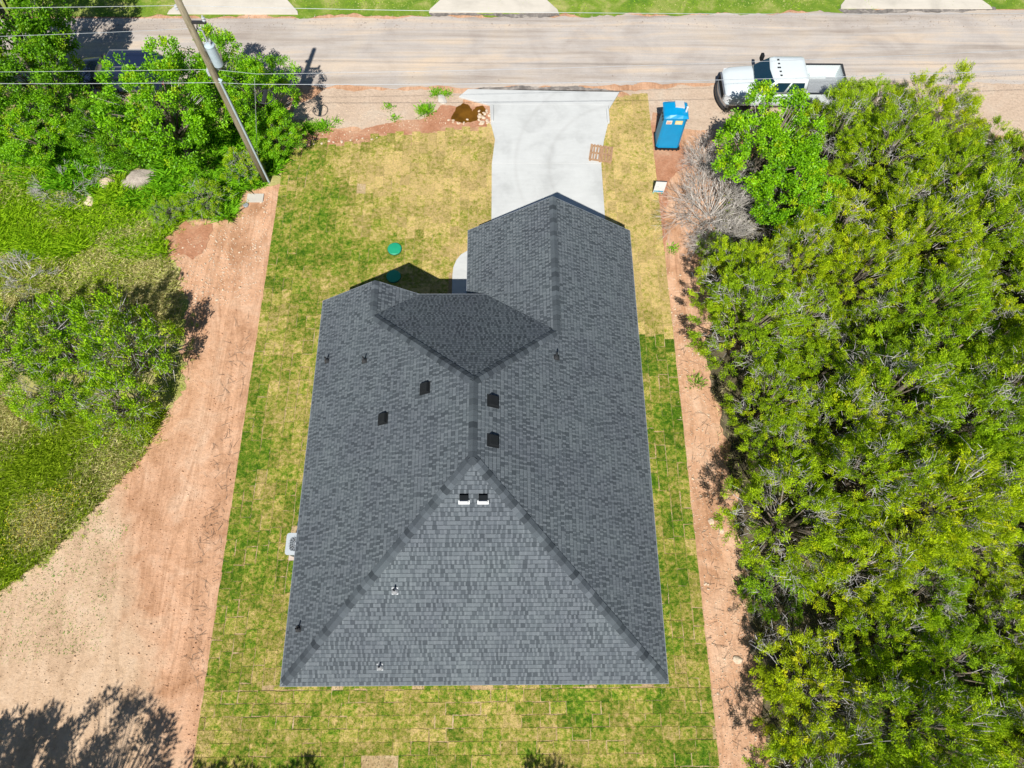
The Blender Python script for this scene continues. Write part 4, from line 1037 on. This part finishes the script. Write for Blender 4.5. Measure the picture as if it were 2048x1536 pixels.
# thicket floor and low branches at the dirt edge
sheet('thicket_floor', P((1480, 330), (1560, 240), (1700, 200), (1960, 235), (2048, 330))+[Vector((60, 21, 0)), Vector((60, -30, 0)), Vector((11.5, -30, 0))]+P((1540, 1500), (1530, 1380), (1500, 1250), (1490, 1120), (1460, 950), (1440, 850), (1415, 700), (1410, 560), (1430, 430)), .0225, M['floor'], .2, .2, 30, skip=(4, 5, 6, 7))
c = at(1540, 288, 3.2); place(brd[0], 'broadleaf_tree', (c.x, c.y, 0), 1.0, .4, 'bright green broad leaved tree covering the near side of the white pickup', 'broadleaf tree', None, .92)
c = at(1590, 400, 2.5); place(brd[1], 'broadleaf_tree', (c.x, c.y, 0), .8, 2.4, 'smaller bright green tree behind the dead grey shrub', 'broadleaf tree', None, .9)
# left trees
LT = [(-22.6, 27.2, 1.25, 2, 'dense broad leaved tree in the top left corner of the photo', 1.05), (-24.6, 23.6, 1.1, 2, 'dark green tree at the left photo edge, crossed by the two low wires', .95), (-21.3, 25.2, .95, 2, 'dark green tree overhanging the parked dark blue car', .9), (-21.3, 22.6, .7, 1, 'low green tree between the left photo edge and the boulders', .75), (-17.8, 22.6, .7, 2, 'dark narrow tree between the pole tree and the car tree', .85),
      (-15.0, 22.8, 1.0, 1, 'large bright green tree left of the lower half of the utility pole', .95), (-13.2, 25.0, .9, 0, 'bright green tree behind the upper half of the utility pole', .85), (-11.3, 24.3, .74, 0, 'bright green tree right of the pole, shading the road edge', .95), (-10.5, 22.9, .5, 1, 'small green tree right at the foot of the utility pole, beside the lawn corner', .8)]
for x, y, s, k, lb, zs in LT: place(brd[k], 'broadleaf_tree', (x, y, 0), s, random.uniform(0, 6), lb, 'broadleaf tree', None, zs)
# left bush
for x, y, s, k, lb in ((268, 708, 1.02, 0, 'dark green bush nearest the dirt track, casting a long shadow'), (130, 690, .95, 1, 'middle bush of the left clump, thick with bare grey twigs'), (240, 805, .8, 2, 'green bush at the lower side of the left clump'), (20, 700, .9, 0, 'bush of the left clump at the left photo edge'), (90, 790, .7, 2, 'low twiggy bush at the lower left of the left clump')):
    c = at(x, y, 1.2); place(bsh[k], 'bush', (c.x, c.y, 0), s, random.uniform(0, 6), lb, 'bush', 'bushes of the left clump', 1.6 if x > 250 else 1.3)
for x, y, s, k, lb in ((1430, 500, .45, 1, 'small leafy bush at the foot of the dead grey shrub'), (1540, 1180, .6, 2, 'low bush in the dark gap of the thicket'), (490, 330, .5, 1, 'small bush at the foot of the utility pole'), (410, 400, .55, 2, 'low green bush below the pole tree beside the dirt'), (330, 420, .4, 0, 'small green bush between the boulders and the dirt track')):
    c = at(x, y, .6); place(bsh[k], 'bush', (c.x, c.y, 0), s, random.uniform(0, 6), lb, 'bush')
# tall trees south of the plot: their shadows reach into the photo
for x, y, s, k in ((-17.2, -8.0, 1.02, 0), (-13.8, -8.2, 1.04, 1), (-20.5, -7.6, 1.05, 1), (-18.8, -9.3, 1.1, 0), (-9.8, -8.8, .88, 0), (-7.5, -9.0, .88, 1), (.9, -9.1, .86, 0), (-4.6, -9.9, .88, 1), (-24, -8, 1.1, 1)):
    lb = 'tall airy tree south of the plot, casting shadow over its lower edge'
    place(opn[k], 'tall_tree', (x, y, 0), s, random.uniform(0, 6), lb, 'tree', 'tall trees just south of the plot')

def twig_bush(name, c, rx, h, n, mat, label, cat, seed, w_=.012, up=.5):
    """dead shrub: many forking bare stems"""
    r = np.random.default_rng(seed); A, B, Wd = [], [], []
    def grow(p, d, L, wd, lv):
        q = p+d*L; A.append(p); B.append(q); Wd.append(wd)
        if lv == 0: return
        for _ in range(3 if lv > 1 else 2+(r.random() < .5)):
            nd = d+r.normal(size=3)*.38+np.array([0, 0, .06]); nd /= np.linalg.norm(nd); grow(q, nd, L*r.uniform(.6, .9), wd*.62, lv-1)
    for _ in range(n):
        a = r.uniform(0, 6.283); t = r.uniform(.15, 1)
        d = np.array([math.cos(a)*t, math.sin(a)*t, up*r.uniform(.5, 1.6)]); d /= np.linalg.norm(d)
        grow(np.array([math.cos(a), math.sin(a), 0])*r.uniform(0, .25*rx)+np.array([0, 0, .02]), d*np.array([1, 1, 1]), rx*.36*r.uniform(.7, 1.1), w_*1.8, 4)
    A, B, Wd = np.array(A), np.array(B), np.array(Wd); B[:, 2] = np.maximum(B[:, 2], .02)
    v, t = sticks(r, A, B, Wd, Wd*.6)
    o = link(name, np_mesh(name, v, 4, t), M[mat]); o.location = c; tag(o, label, cat); return o
c = at(1430, 395, 1.0); twig_bush('dead_shrub', (c.x, c.y-.3, 0), 2.4, 2.5, 44, 'deadtwig', 'large dead shrub of bare grey branches beside the white board sign', 'dead shrub', 5, .014, .55)
c = at(1420, 300, .8); twig_bush('dead_shrub', (c.x, c.y-.2, 0), 1.35, 1.6, 26, 'deadtwig', 'smaller dead shrub between the portable toilet and the bright green tree', 'dead shrub', 6, .012, .7)
c = at(1450, 470, .8); twig_bush('dead_shrub', (c.x, c.y, 0), 1.6, 1.6, 24, 'deadtwig', 'dead grey shrub at the lower side of the large bare one', 'dead shrub', 16, .012, .5)
c = at(130, 378); twig_bush('brush_pile', (c.x, c.y, 0), 1.3, .5, 16, 'twig', 'pale brush pile of dead branches in the green weeds left of the boulders', 'brush pile', 7, .013, .12)
c = at(60, 560); twig_bush('brush_pile', (c.x, c.y, 0), 1.3, .5, 12, 'twig', 'grey brush pile in straw grass near the left photo edge', 'brush pile', 8, .012, .15)
c = at(190, 330, .5); twig_bush('brush_pile', (c.x, c.y, 0), 1.1, .5, 5, 'twig', 'few thin bare branches sticking out above the boulders', 'brush pile', 9, .012, .5)
c = at(1700, 1430, 3.0); twig_bush('dead_shrub', (c.x, c.y, 1.8), 1.6, 1.6, 12, 'twig', 'bare grey tree top inside the lower part of the thicket', 'dead shrub', 10, .012, .6)
c = at(1960, 1190, 1.5); twig_bush('dead_shrub', (c.x, c.y, .3), 1.8, 1.6, 14, 'deadtwig', 'bare pale shrub in the clearing at the right photo edge', 'dead shrub', 17, .012, .4)

# wild grass and weeds (uncountable)
def scatter(poly, n, seed):
    r = np.random.default_rng(seed); P_ = np.array([(p[0], p[1]) for p in poly]); lo, hi = P_.min(0), P_.max(0); out = np.zeros((0, 2))
    while len(out) < n:
        q = r.uniform(lo, hi, (n*2, 2)); c = np.zeros(len(q), bool); m_ = len(P_)
        for i in range(m_):
            a, b = P_[i], P_[(i+1) % m_]
            if a[1] == b[1]: continue
            c ^= ((a[1] > q[:, 1]) != (b[1] > q[:, 1])) & (q[:, 0] < (b[0]-a[0])*(q[:, 1]-a[1])/(b[1]-a[1])+a[0])
        out = np.concatenate([out, q[c]])
    return out[:n]
CLEAR = [(at(283, 362), .8), (at(215, 370), .45)]
def blades(name, poly, n, seed, mat, h=(.15, .4), w_=.02, lean=.5, straw=.3, tone=(.2, 1), patch=1.2, winddir=None, kind='stuff', z=.0, label=None, cat=None):
    r = np.random.default_rng(seed); q = scatter(poly, n, seed+1)
    k = np.array([vnoise(x, y, patch, seed % 9+1) for x, y in q]); keep = r.random(n) < .35+.9*k; 
    for c_, cr_ in CLEAR: keep &= np.hypot(q[:, 0]-c_.x, q[:, 1]-c_.y) > cr_
    q, k = q[keep], k[keep]; n = len(q)
    p = np.column_stack([q, np.full(n, z)]); H = r.uniform(*h, (n, 1))*(.6+.8*k[:, None])
    d = np.column_stack([r.normal(size=(n, 2))*lean, np.ones(n)])
    if winddir: d[:, :2] += np.array(winddir)
    d = unit(d); side = unit(np.cross(d, r.normal(size=(n, 3))))*w_*r.uniform(.6, 1.4, (n, 1))
    tip = p+d*H+np.column_stack([d[:, :2]*H*.5, -H[:, 0]*.1]); mid = p+d*H*.55
    v = np.stack([p-side*.6, p+side*.6, mid+side*.5, tip], axis=1); v2 = v.reshape(-1, 3)
    ks = np.array([vnoise(x, y, 2.2, 7) for x, y in q])
    t = np.column_stack([np.clip(r.uniform(*tone, n), 0, 1), np.clip(((ks-1+straw*1.6) > r.random(n)*.6)*r.uniform(.4, 1, n), 0, 1), r.random(n)])
    o = link(name, np_mesh(name, v2, 4, t), M[mat]); tag(o, label, cat, kind=kind); return o
zoneA = P((0, 330), (250, 360), (400, 420), (462, 436), (372, 436), (328, 480), (338, 510), (260, 520), (190, 490), (100, 530), (0, 500), (-60, 400))
zoneB = P((-60, 440), (0, 460), (90, 430), (200, 470), (300, 450), (330, 482), (352, 560), (366, 640), (200, 650), (-60, 640))
zoneC = P((-60, 770), (100, 800), (335, 820), (292, 905), (205, 1000), (110, 1095), (0, 1185), (-60, 1200))
zoneD = P((0, 250), (560, 240), (590, 285), (560, 345), (488, 378), (462, 440), (372, 436), (0, 360))
zoneE = [at(x, y) for x, y in ((440, 340), (540, 372), (488, 378), (466, 436), (380, 436), (330, 400))]
blades('tall_weeds', zoneA, 40000, 21, 'grass', (.18, .5), .014, .6, .3, (.25, 1), 1.0, label='tall bright green weeds around the boulders, left', cat='weeds')
blades('dry_grass', zoneB, 52000, 22, 'meadow', (.08, .36), .012, .6, .62, (.1, .9), 1.3, label='olive and straw coloured grass above the left bush clump', cat='grass')
blades('meadow_grass', zoneC, 80000, 23, 'meadow', (.08, .34), .012, .6, .44, (.05, 1), 1.2, label='olive green grass below the left bush clump', cat='grass')
blades('undergrowth', zoneD, 26000, 24, 'weed', (.2, .6), .03, .7, .1, (.0, 1), .9, label='green undergrowth below the left trees', cat='undergrowth')
blades('ground_cover', zoneE, 14000, 25, 'weed', (.1, .35), .035, .8, .05, (.3, 1), .6, label='bright low ground cover beside the utility pole foot', cat='ground cover')
blades('thicket_undergrowth', [at(x, y) for x, y in ((1480, 240), (2048, 300), (2048, 1536), (1540, 1536), (1500, 1240), (1490, 1120), (1430, 850), (1400, 560))], 30000, 26, 'meadow', (.08, .3), .012, .7, .6, (0, .6), 1.0, label='dry undergrowth between the junipers', cat='undergrowth')
def lawn_blades():
    r = np.random.default_rng(77); n = 150000; q = np.column_stack([r.uniform(-10.55, 7.33, n), r.uniform(-5, 26.8, n)])
    x, y = q[:, 0], q[:, 1]; lim = np.interp(x, np.linspace(-10.6, 7.4, 200), [north_limit(v) for v in np.linspace(-10.6, 7.4, 200)])
    ok = (y < lim) & ~((x > HX0) & (x < HX1) & (y > HY0) & (y < 12.6)) & ~((x > -1.1) & (x < 4.8) & (y > 12)) & ~((x > -3.2) & (x < -.9) & (y > 10) & (y < 15.9)) & ~((x > -8) & (x < -6.6) & (y > 3.6) & (y < 5)) & ~((x > 4.5) & (x < 5.2+.33*np.maximum(0, y-24.2)) & (y > 22))
    for c_ in (at(789, 497), at(787, 552), pc): ok &= np.hypot(x-c_.x, y-c_.y) > (.36 if c_ is not pc else .8)
    q = q[ok]; n = len(q); d = unit(np.column_stack([r.normal(size=(n, 2))*.9, np.ones(n)])); s_ = unit(np.cross(d, r.normal(size=(n, 3))))*r.uniform(.005, .011, (n, 1)); H = r.uniform(.03, .075, (n, 1))
    p = np.column_stack([q, np.full(n, .03)]); v = np.stack([p-s_, p+s_, p+d*H*.6+s_*.8, p+d*H], axis=1).reshape(-1, 3)
    gx = {}; dr_ = np.empty(n)
    for i in range(n):
        k = (int(q[i, 0]*4), int(q[i, 1]*4))
        if k not in gx: gx[k] = dryness(q[i, 0], q[i, 1])
        dr_[i] = gx[k]
    ex = np.clip((dr_*1.15-.25)+r.normal(size=n)*.22, 0, 1); t = np.column_stack([r.uniform(.0, .9, n), ex, r.random(n)])
    tag(link('lawn_grass', np_mesh('lawn_grass', v, 4, t), M['lawnblade']), 'short patchy green and straw coloured grass of the new sod', 'grass', kind='stuff')
M['lawnblade'] = tone_mat('lawn_blades', (.06, .14, .01), (.17, .27, .025), (.52, .42, .18), .8, .12, .2)
lawn_blades()
vg = [(-40, 32.4), (-16, 32.3), (-16, 36), (-40, 36)]
blades('verge_grass', [(-30, 32.1), (30, 33.0), (32, 37), (-32, 37)], 26000, 27, 'grass', (.04, .1), .02, .6, .45, (.1, .9), .8, z=.02, label='short verge grass across the street', cat='grass')
# yellow flowers
r = np.random.default_rng(31); q = scatter(P((20, 1010), (150, 960), (190, 990), (60, 1110), (0, 1150)), 420, 32)
fv = []
for x, y in q:
    z = r.uniform(.15, .32); s = r.uniform(.009, .018); fv += [(x-s, y, z), (x, y-s, z+.004), (x+s, y, z), (x, y+s, z+.004)]
tag(link('wild_flowers', np_mesh('wild_flowers', np.array(fv), 4, np.ones((len(q), 3))), M['flower']), 'tiny yellow flowers in the lower left meadow', 'flowers', kind='stuff')

def clump(px, py, n, rad, h, label, name='weed_clump', w_=.017, seed=0):
    n = int(n*2)
    c = at(px, py); r = np.random.default_rng(seed+100)
    o = r.normal(size=(n, 2))*rad*.4; p = np.column_stack([o, np.full(n, .015)])
    d = unit(np.column_stack([o/rad*1.2+r.normal(size=(n, 2))*.5, np.ones(n)])); H = r.uniform(.5, 1, (n, 1))*h; s = unit(np.cross(d, r.normal(size=(n, 3))))*w_
    v = np.stack([p, p+d*H*.5+s, p+d*H, p+d*H*.5-s], axis=1).reshape(-1, 3)
    t = np.column_stack([r.random(n), (r.random(n) < .1)*.5, r.random(n)]); ob = link(name, np_mesh(name, v, 4, t), M['weed']); ob.location = (c.x, c.y, 0); tag(ob, label, 'weed'); return ob
clump(851, 223, 260, .42, .3, 'round bright green weed clump by itself above the red ditch', seed=1)
clump(645, 256, 260, .5, .25, 'green weed clump at the right end of the row beside the ditch', seed=2); clump(618, 259, 260, .45, .25, 'green weed clump at the left end of the row beside the ditch', seed=3)
clump(872, 188, 160, .35, .18, 'flat weed clump at the road edge beside the broken concrete chunk', seed=4); clump(892, 189, 120, .3, .15, 'small weed clump right above the broken concrete chunk', seed=5)
clump(776, 215, 60, .3, .18, 'sparse weed clump alone on the pale shoulder', seed=6); clump(790, 238, 60, .3, .16, 'sparse weed clump just above the middle of the ditch', seed=7)
clump(672, 246, 60, .3, .15, 'sparse weed clump right of the green row by the ditch', seed=8)
clump(1345, 500, 60, .3, .2, 'green weed clump on the dirt strip below the dead shrub', seed=9); clump(1392, 765, 60, .35, .3, 'pale green weed clump at the thicket edge halfway down', seed=10)
clump(1500, 1180, 160, .5, .4, 'weed clump at the thicket edge beside the dark gap', seed=11)

# small stones, clods and twigs on bare ground (uncountable)
def stones(name, poly, n, seed, s=(.012, .04), mat='paler', label='', cat='stones', z=.02, kind='stuff'):
    r = np.random.default_rng(seed); q = scatter(poly, n, seed); base = np.array([(1, 0, 0), (0, 1, 0), (-1, 0, 0), (0, -1, 0), (0, 0, 1)], float)
    vs = []
    for x, y in q:
        sc = r.uniform(*s)*(1 if r.random() < .93 else 1.9); a = r.uniform(0, 6.28); R_ = np.array([[math.cos(a), -math.sin(a), 0], [math.sin(a), math.cos(a), 0], [0, 0, 1]])
        b = (base*sc*r.uniform(.6, 1.2, (5, 3)))@R_.T+np.array([x, y, z])
        for i, j in ((0, 1), (1, 2), (2, 3), (3, 0)): vs += [b[i], b[j], b[4]]
    tag(link(name, np_mesh(name, np.array(vs), 3, np.ones((len(q)*4, 3))), M[mat]), label, cat, kind=kind)
stones('dirt_clods', P((335, 480), (470, 445), (560, 370), (540, 480), (500, 760), (450, 1080), (400, 1400), (380, 1600), (-100, 1600), (0, 1190), (110, 1100), (292, 910), (375, 740), (375, 620)), 3200, 41, (.01, .032), 'dirt', 'small clods on the left dirt track', z=.006)
stones('dirt_clods', P((1310, 520), (1385, 560), (1400, 700), (1430, 850), (1490, 1120), (1520, 1400), (1520, 1600), (1440, 1600), (1390, 1100), (1340, 700)), 1800, 42, (.01, .035), 'paler', 'small clods on the right dirt strip', z=.006)
stones('pale_pebbles', P((340, 490), (470, 450), (545, 380), (520, 600), (380, 620)), 800, 43, (.012, .045), 'paler', 'pale pebbles at the top of the left dirt track', z=.01)
stones('gravel', P((600, 210), (890, 200), (893, 250), (740, 275), (590, 295)), 500, 44, (.01, .035), 'paler', 'pale gravel on the shoulder and ditch', z=.022)
stones('gravel', [(-30, 27.3), (30, 27.3), (30, 28.2), (-30, 28.2)], 1600, 45, (.01, .03), 'rock', 'gravel crumbs along the near road edge', z=.016)
stones('road_crumbs', [(-30, 30.8), (30, 31.6), (30, 32.6), (-30, 32.0)], 1500, 46, (.012, .04), 'rock', 'crumbled asphalt along the far road edge', z=.02)
def ground_twigs(name, poly, n, seed, label, ln=(.1, .45), mat='twig', z=.02, dark=True):
    r = np.random.default_rng(seed); q = scatter(poly, n, seed); a = r.uniform(0, 6.28, n); L = r.uniform(*ln, n)
    A = np.column_stack([q, np.full(n, z+.004)]); B = A+np.column_stack([np.cos(a)*L, np.sin(a)*L, r.uniform(0, .08, n)])
    v, t = sticks(r, A, B, .007, .003); tag(link(name, np_mesh(name, v, 4, t*.5), M[mat]), label, 'twigs', kind='stuff')
ground_twigs('dead_twigs', P((470, 620), (505, 640), (400, 1390), (370, 1300), (420, 900)), 190, 51, 'dead twigs and rootlets on the left dirt track', mat='bark')
ground_twigs('dead_twigs', P((1350, 600), (1400, 700), (1500, 1120), (1535, 1500), (1440, 1500), (1360, 700)), 200, 52, 'dead twigs on the right dirt strip', mat='bark')
def edge_tufts():
    r = np.random.default_rng(91); pts = [(p.x, p.y) for p in wild_pts[4:16]]; q = []
    for a, b in zip(pts, pts[1:]):
        a, b = np.array(a), np.array(b); L = np.linalg.norm(b-a); k = int(L*9); t = r.random(k)
        for c in a+(b-a)*t[:, None]+r.normal(size=(k, 2))*.22: q.append(c+r.normal(size=(int(r.integers(4, 22)), 2))*r.uniform(.02, .08))
    q = np.concatenate(q); n = len(q); p = np.column_stack([q, np.full(n, .01)]); d = unit(np.column_stack([r.normal(size=(n, 2))*.8, np.ones(n)])); s_ = unit(np.cross(d, r.normal(size=(n, 3))))*.009; H = r.uniform(.06, .22, (n, 1))
    v = np.stack([p-s_, p+s_, p+d*H*.6+s_*.7, p+d*H], axis=1).reshape(-1, 3)
    tag(link('edge_tufts', np_mesh('edge_tufts', v, 4, np.column_stack([r.random(n), (r.random(n) < .4)*r.random(n), r.random(n)])), M['meadow']), 'small grass tufts creeping from the meadow onto the left dirt track', 'grass', kind='stuff')
edge_tufts()
blades('sprouts', P((0, 1190), (110, 1100), (200, 1010), (260, 1050), (200, 1300), (0, 1330)), 2600, 28, 'weed', (.02, .07), .014, .9, .2, (0, .5), .5, z=.006, label='tiny sprouts on the sandy ground, lower left', cat='sprouts')

ground_twigs('dead_twigs', P((1375, 300), (1440, 280), (1500, 400), (1500, 500), (1380, 490), (1345, 420)), 1500, 53, 'grey dead twigs littering the soil below the large dead shrub', (.1, .5), 'deadtwig', .04)
# rocks
def rock(name, px, py, s, label, mat='rock', seed=0, flat=.6, z=0):
    bm = bmesh.new(); bmesh.ops.create_icosphere(bm, subdivisions=3, radius=1); r = np.random.default_rng(seed); pl = unit(r.normal(size=(9, 3))); o = r.uniform(.62, .9, 9)
    for v_ in bm.verts:
        p = np.array(v_.co)
        for a_, b_ in zip(pl, o):
            k = p@a_
            if k > b_: p = p-a_*(k-b_)
        p *= 1+.05*math.sin(7*p[0]+seed)*math.cos(5*p[1]); v_.co = (p[0]*s*1.15, p[1]*s*.85, p[2]*s*flat)
    me = bpy.data.meshes.new(name); bm.to_mesh(me); bm.free(); ob = link(name, me, M[mat]); c = at(px, py); ob.location = (c.x, c.y, z+s*flat*.35); ob.rotation_euler = (0, 0, r.uniform(0, 6)); tag(ob, label, 'rock'); return ob
rock('boulder', 283, 358, .62, 'largest grey boulder in the weeds left of the pole', seed=1); rock('boulder', 262, 372, .42, 'grey boulder leaning at the left of the largest one', seed=2)
rock('boulder', 306, 352, .4, 'flat grey boulder right of the largest one', seed=3, flat=.4); rock('boulder', 215, 368, .4, 'pinkish boulder half hidden in weeds near the brush pile', 'paler', 4, .4)
rock('boulder', 180, 400, .35, 'small pale boulder beside the brush pile', 'paler', 5, .35)
rock('concrete_chunk', 884, 199, .30, 'pale flat concrete chunk at the road edge left of the driveway mouth', 'lidcon', 6, .3)
rk = random.Random(5)
for i in range(26):
    px, py = rk.uniform(958, 984), rk.uniform(222, 250)
    o = rock('rubble_stone', px, py, rk.uniform(.06, .12), 'pale stone in the small rubble heap between puddle and driveway', 'paler', 20+i, .6, .02); o['group'] = 'stones of the rubble heap by the puddle'
for i in range(9):
    t = i/8; px = 900+t*35+rk.uniform(-3, 3); py = 240+9*math.sin(t*3)+rk.uniform(-2, 2)
    o = rock('puddle_stone', px, py, rk.uniform(.04, .08), 'small stone along the lower rim of the puddle', 'paler', 60+i, .6, .02); o['group'] = 'stones along the puddle rim'
for i in range(12):
    px = 600+i*14+rk.uniform(-4, 4); py = 290-(i*1.2)+rk.uniform(-2, 2)
    o = rock('ditch_stone', px, py, rk.uniform(.04, .09), 'small pale stone on the lip between ditch and lawn', 'paler', 90+i, .5, .03); o['group'] = 'stones between ditch and lawn'
for px, py, s, lb in ((1422, 1043, .13, 'white flake of stone on the right dirt strip, upper one'), (1443, 1063, .12, 'white flake of stone on the right dirt strip, lower one'), (135, 905, .2, 'white stone in the meadow below the left bush clump'), (1475, 1320, .16, 'grey stone lying in the tree shadow on the right dirt strip')):
    rock('stone', px, py, s, lb, 'paler', int(px), .4)
# pole-side meter lid and plate
c = at(511, 397); mb = MB(); mb.box(-.38, .38, -.24, .24, 0, .05); o = mb.build('access_cover', M['lidcon'], bevel=.01); o.location = (c.x, c.y, .01); tag(o, 'tan rectangular access cover in the dirt below the utility pole', 'cover')
c = at(492, 411); mb = MB(); mb.lathe([(.13, 0), (.13, .04), (.1, .055)], 16); o = mb.build('meter_lid', M['galv']); o.location = (c.x, c.y, .01); tag(o, 'small round grey meter lid left of the tan cover', 'lid')
for p, a, b in pads:
    pass
print('OBJS', len(bpy.data.objects), 'rows', {k: len(v) for k, v in rows.items()})
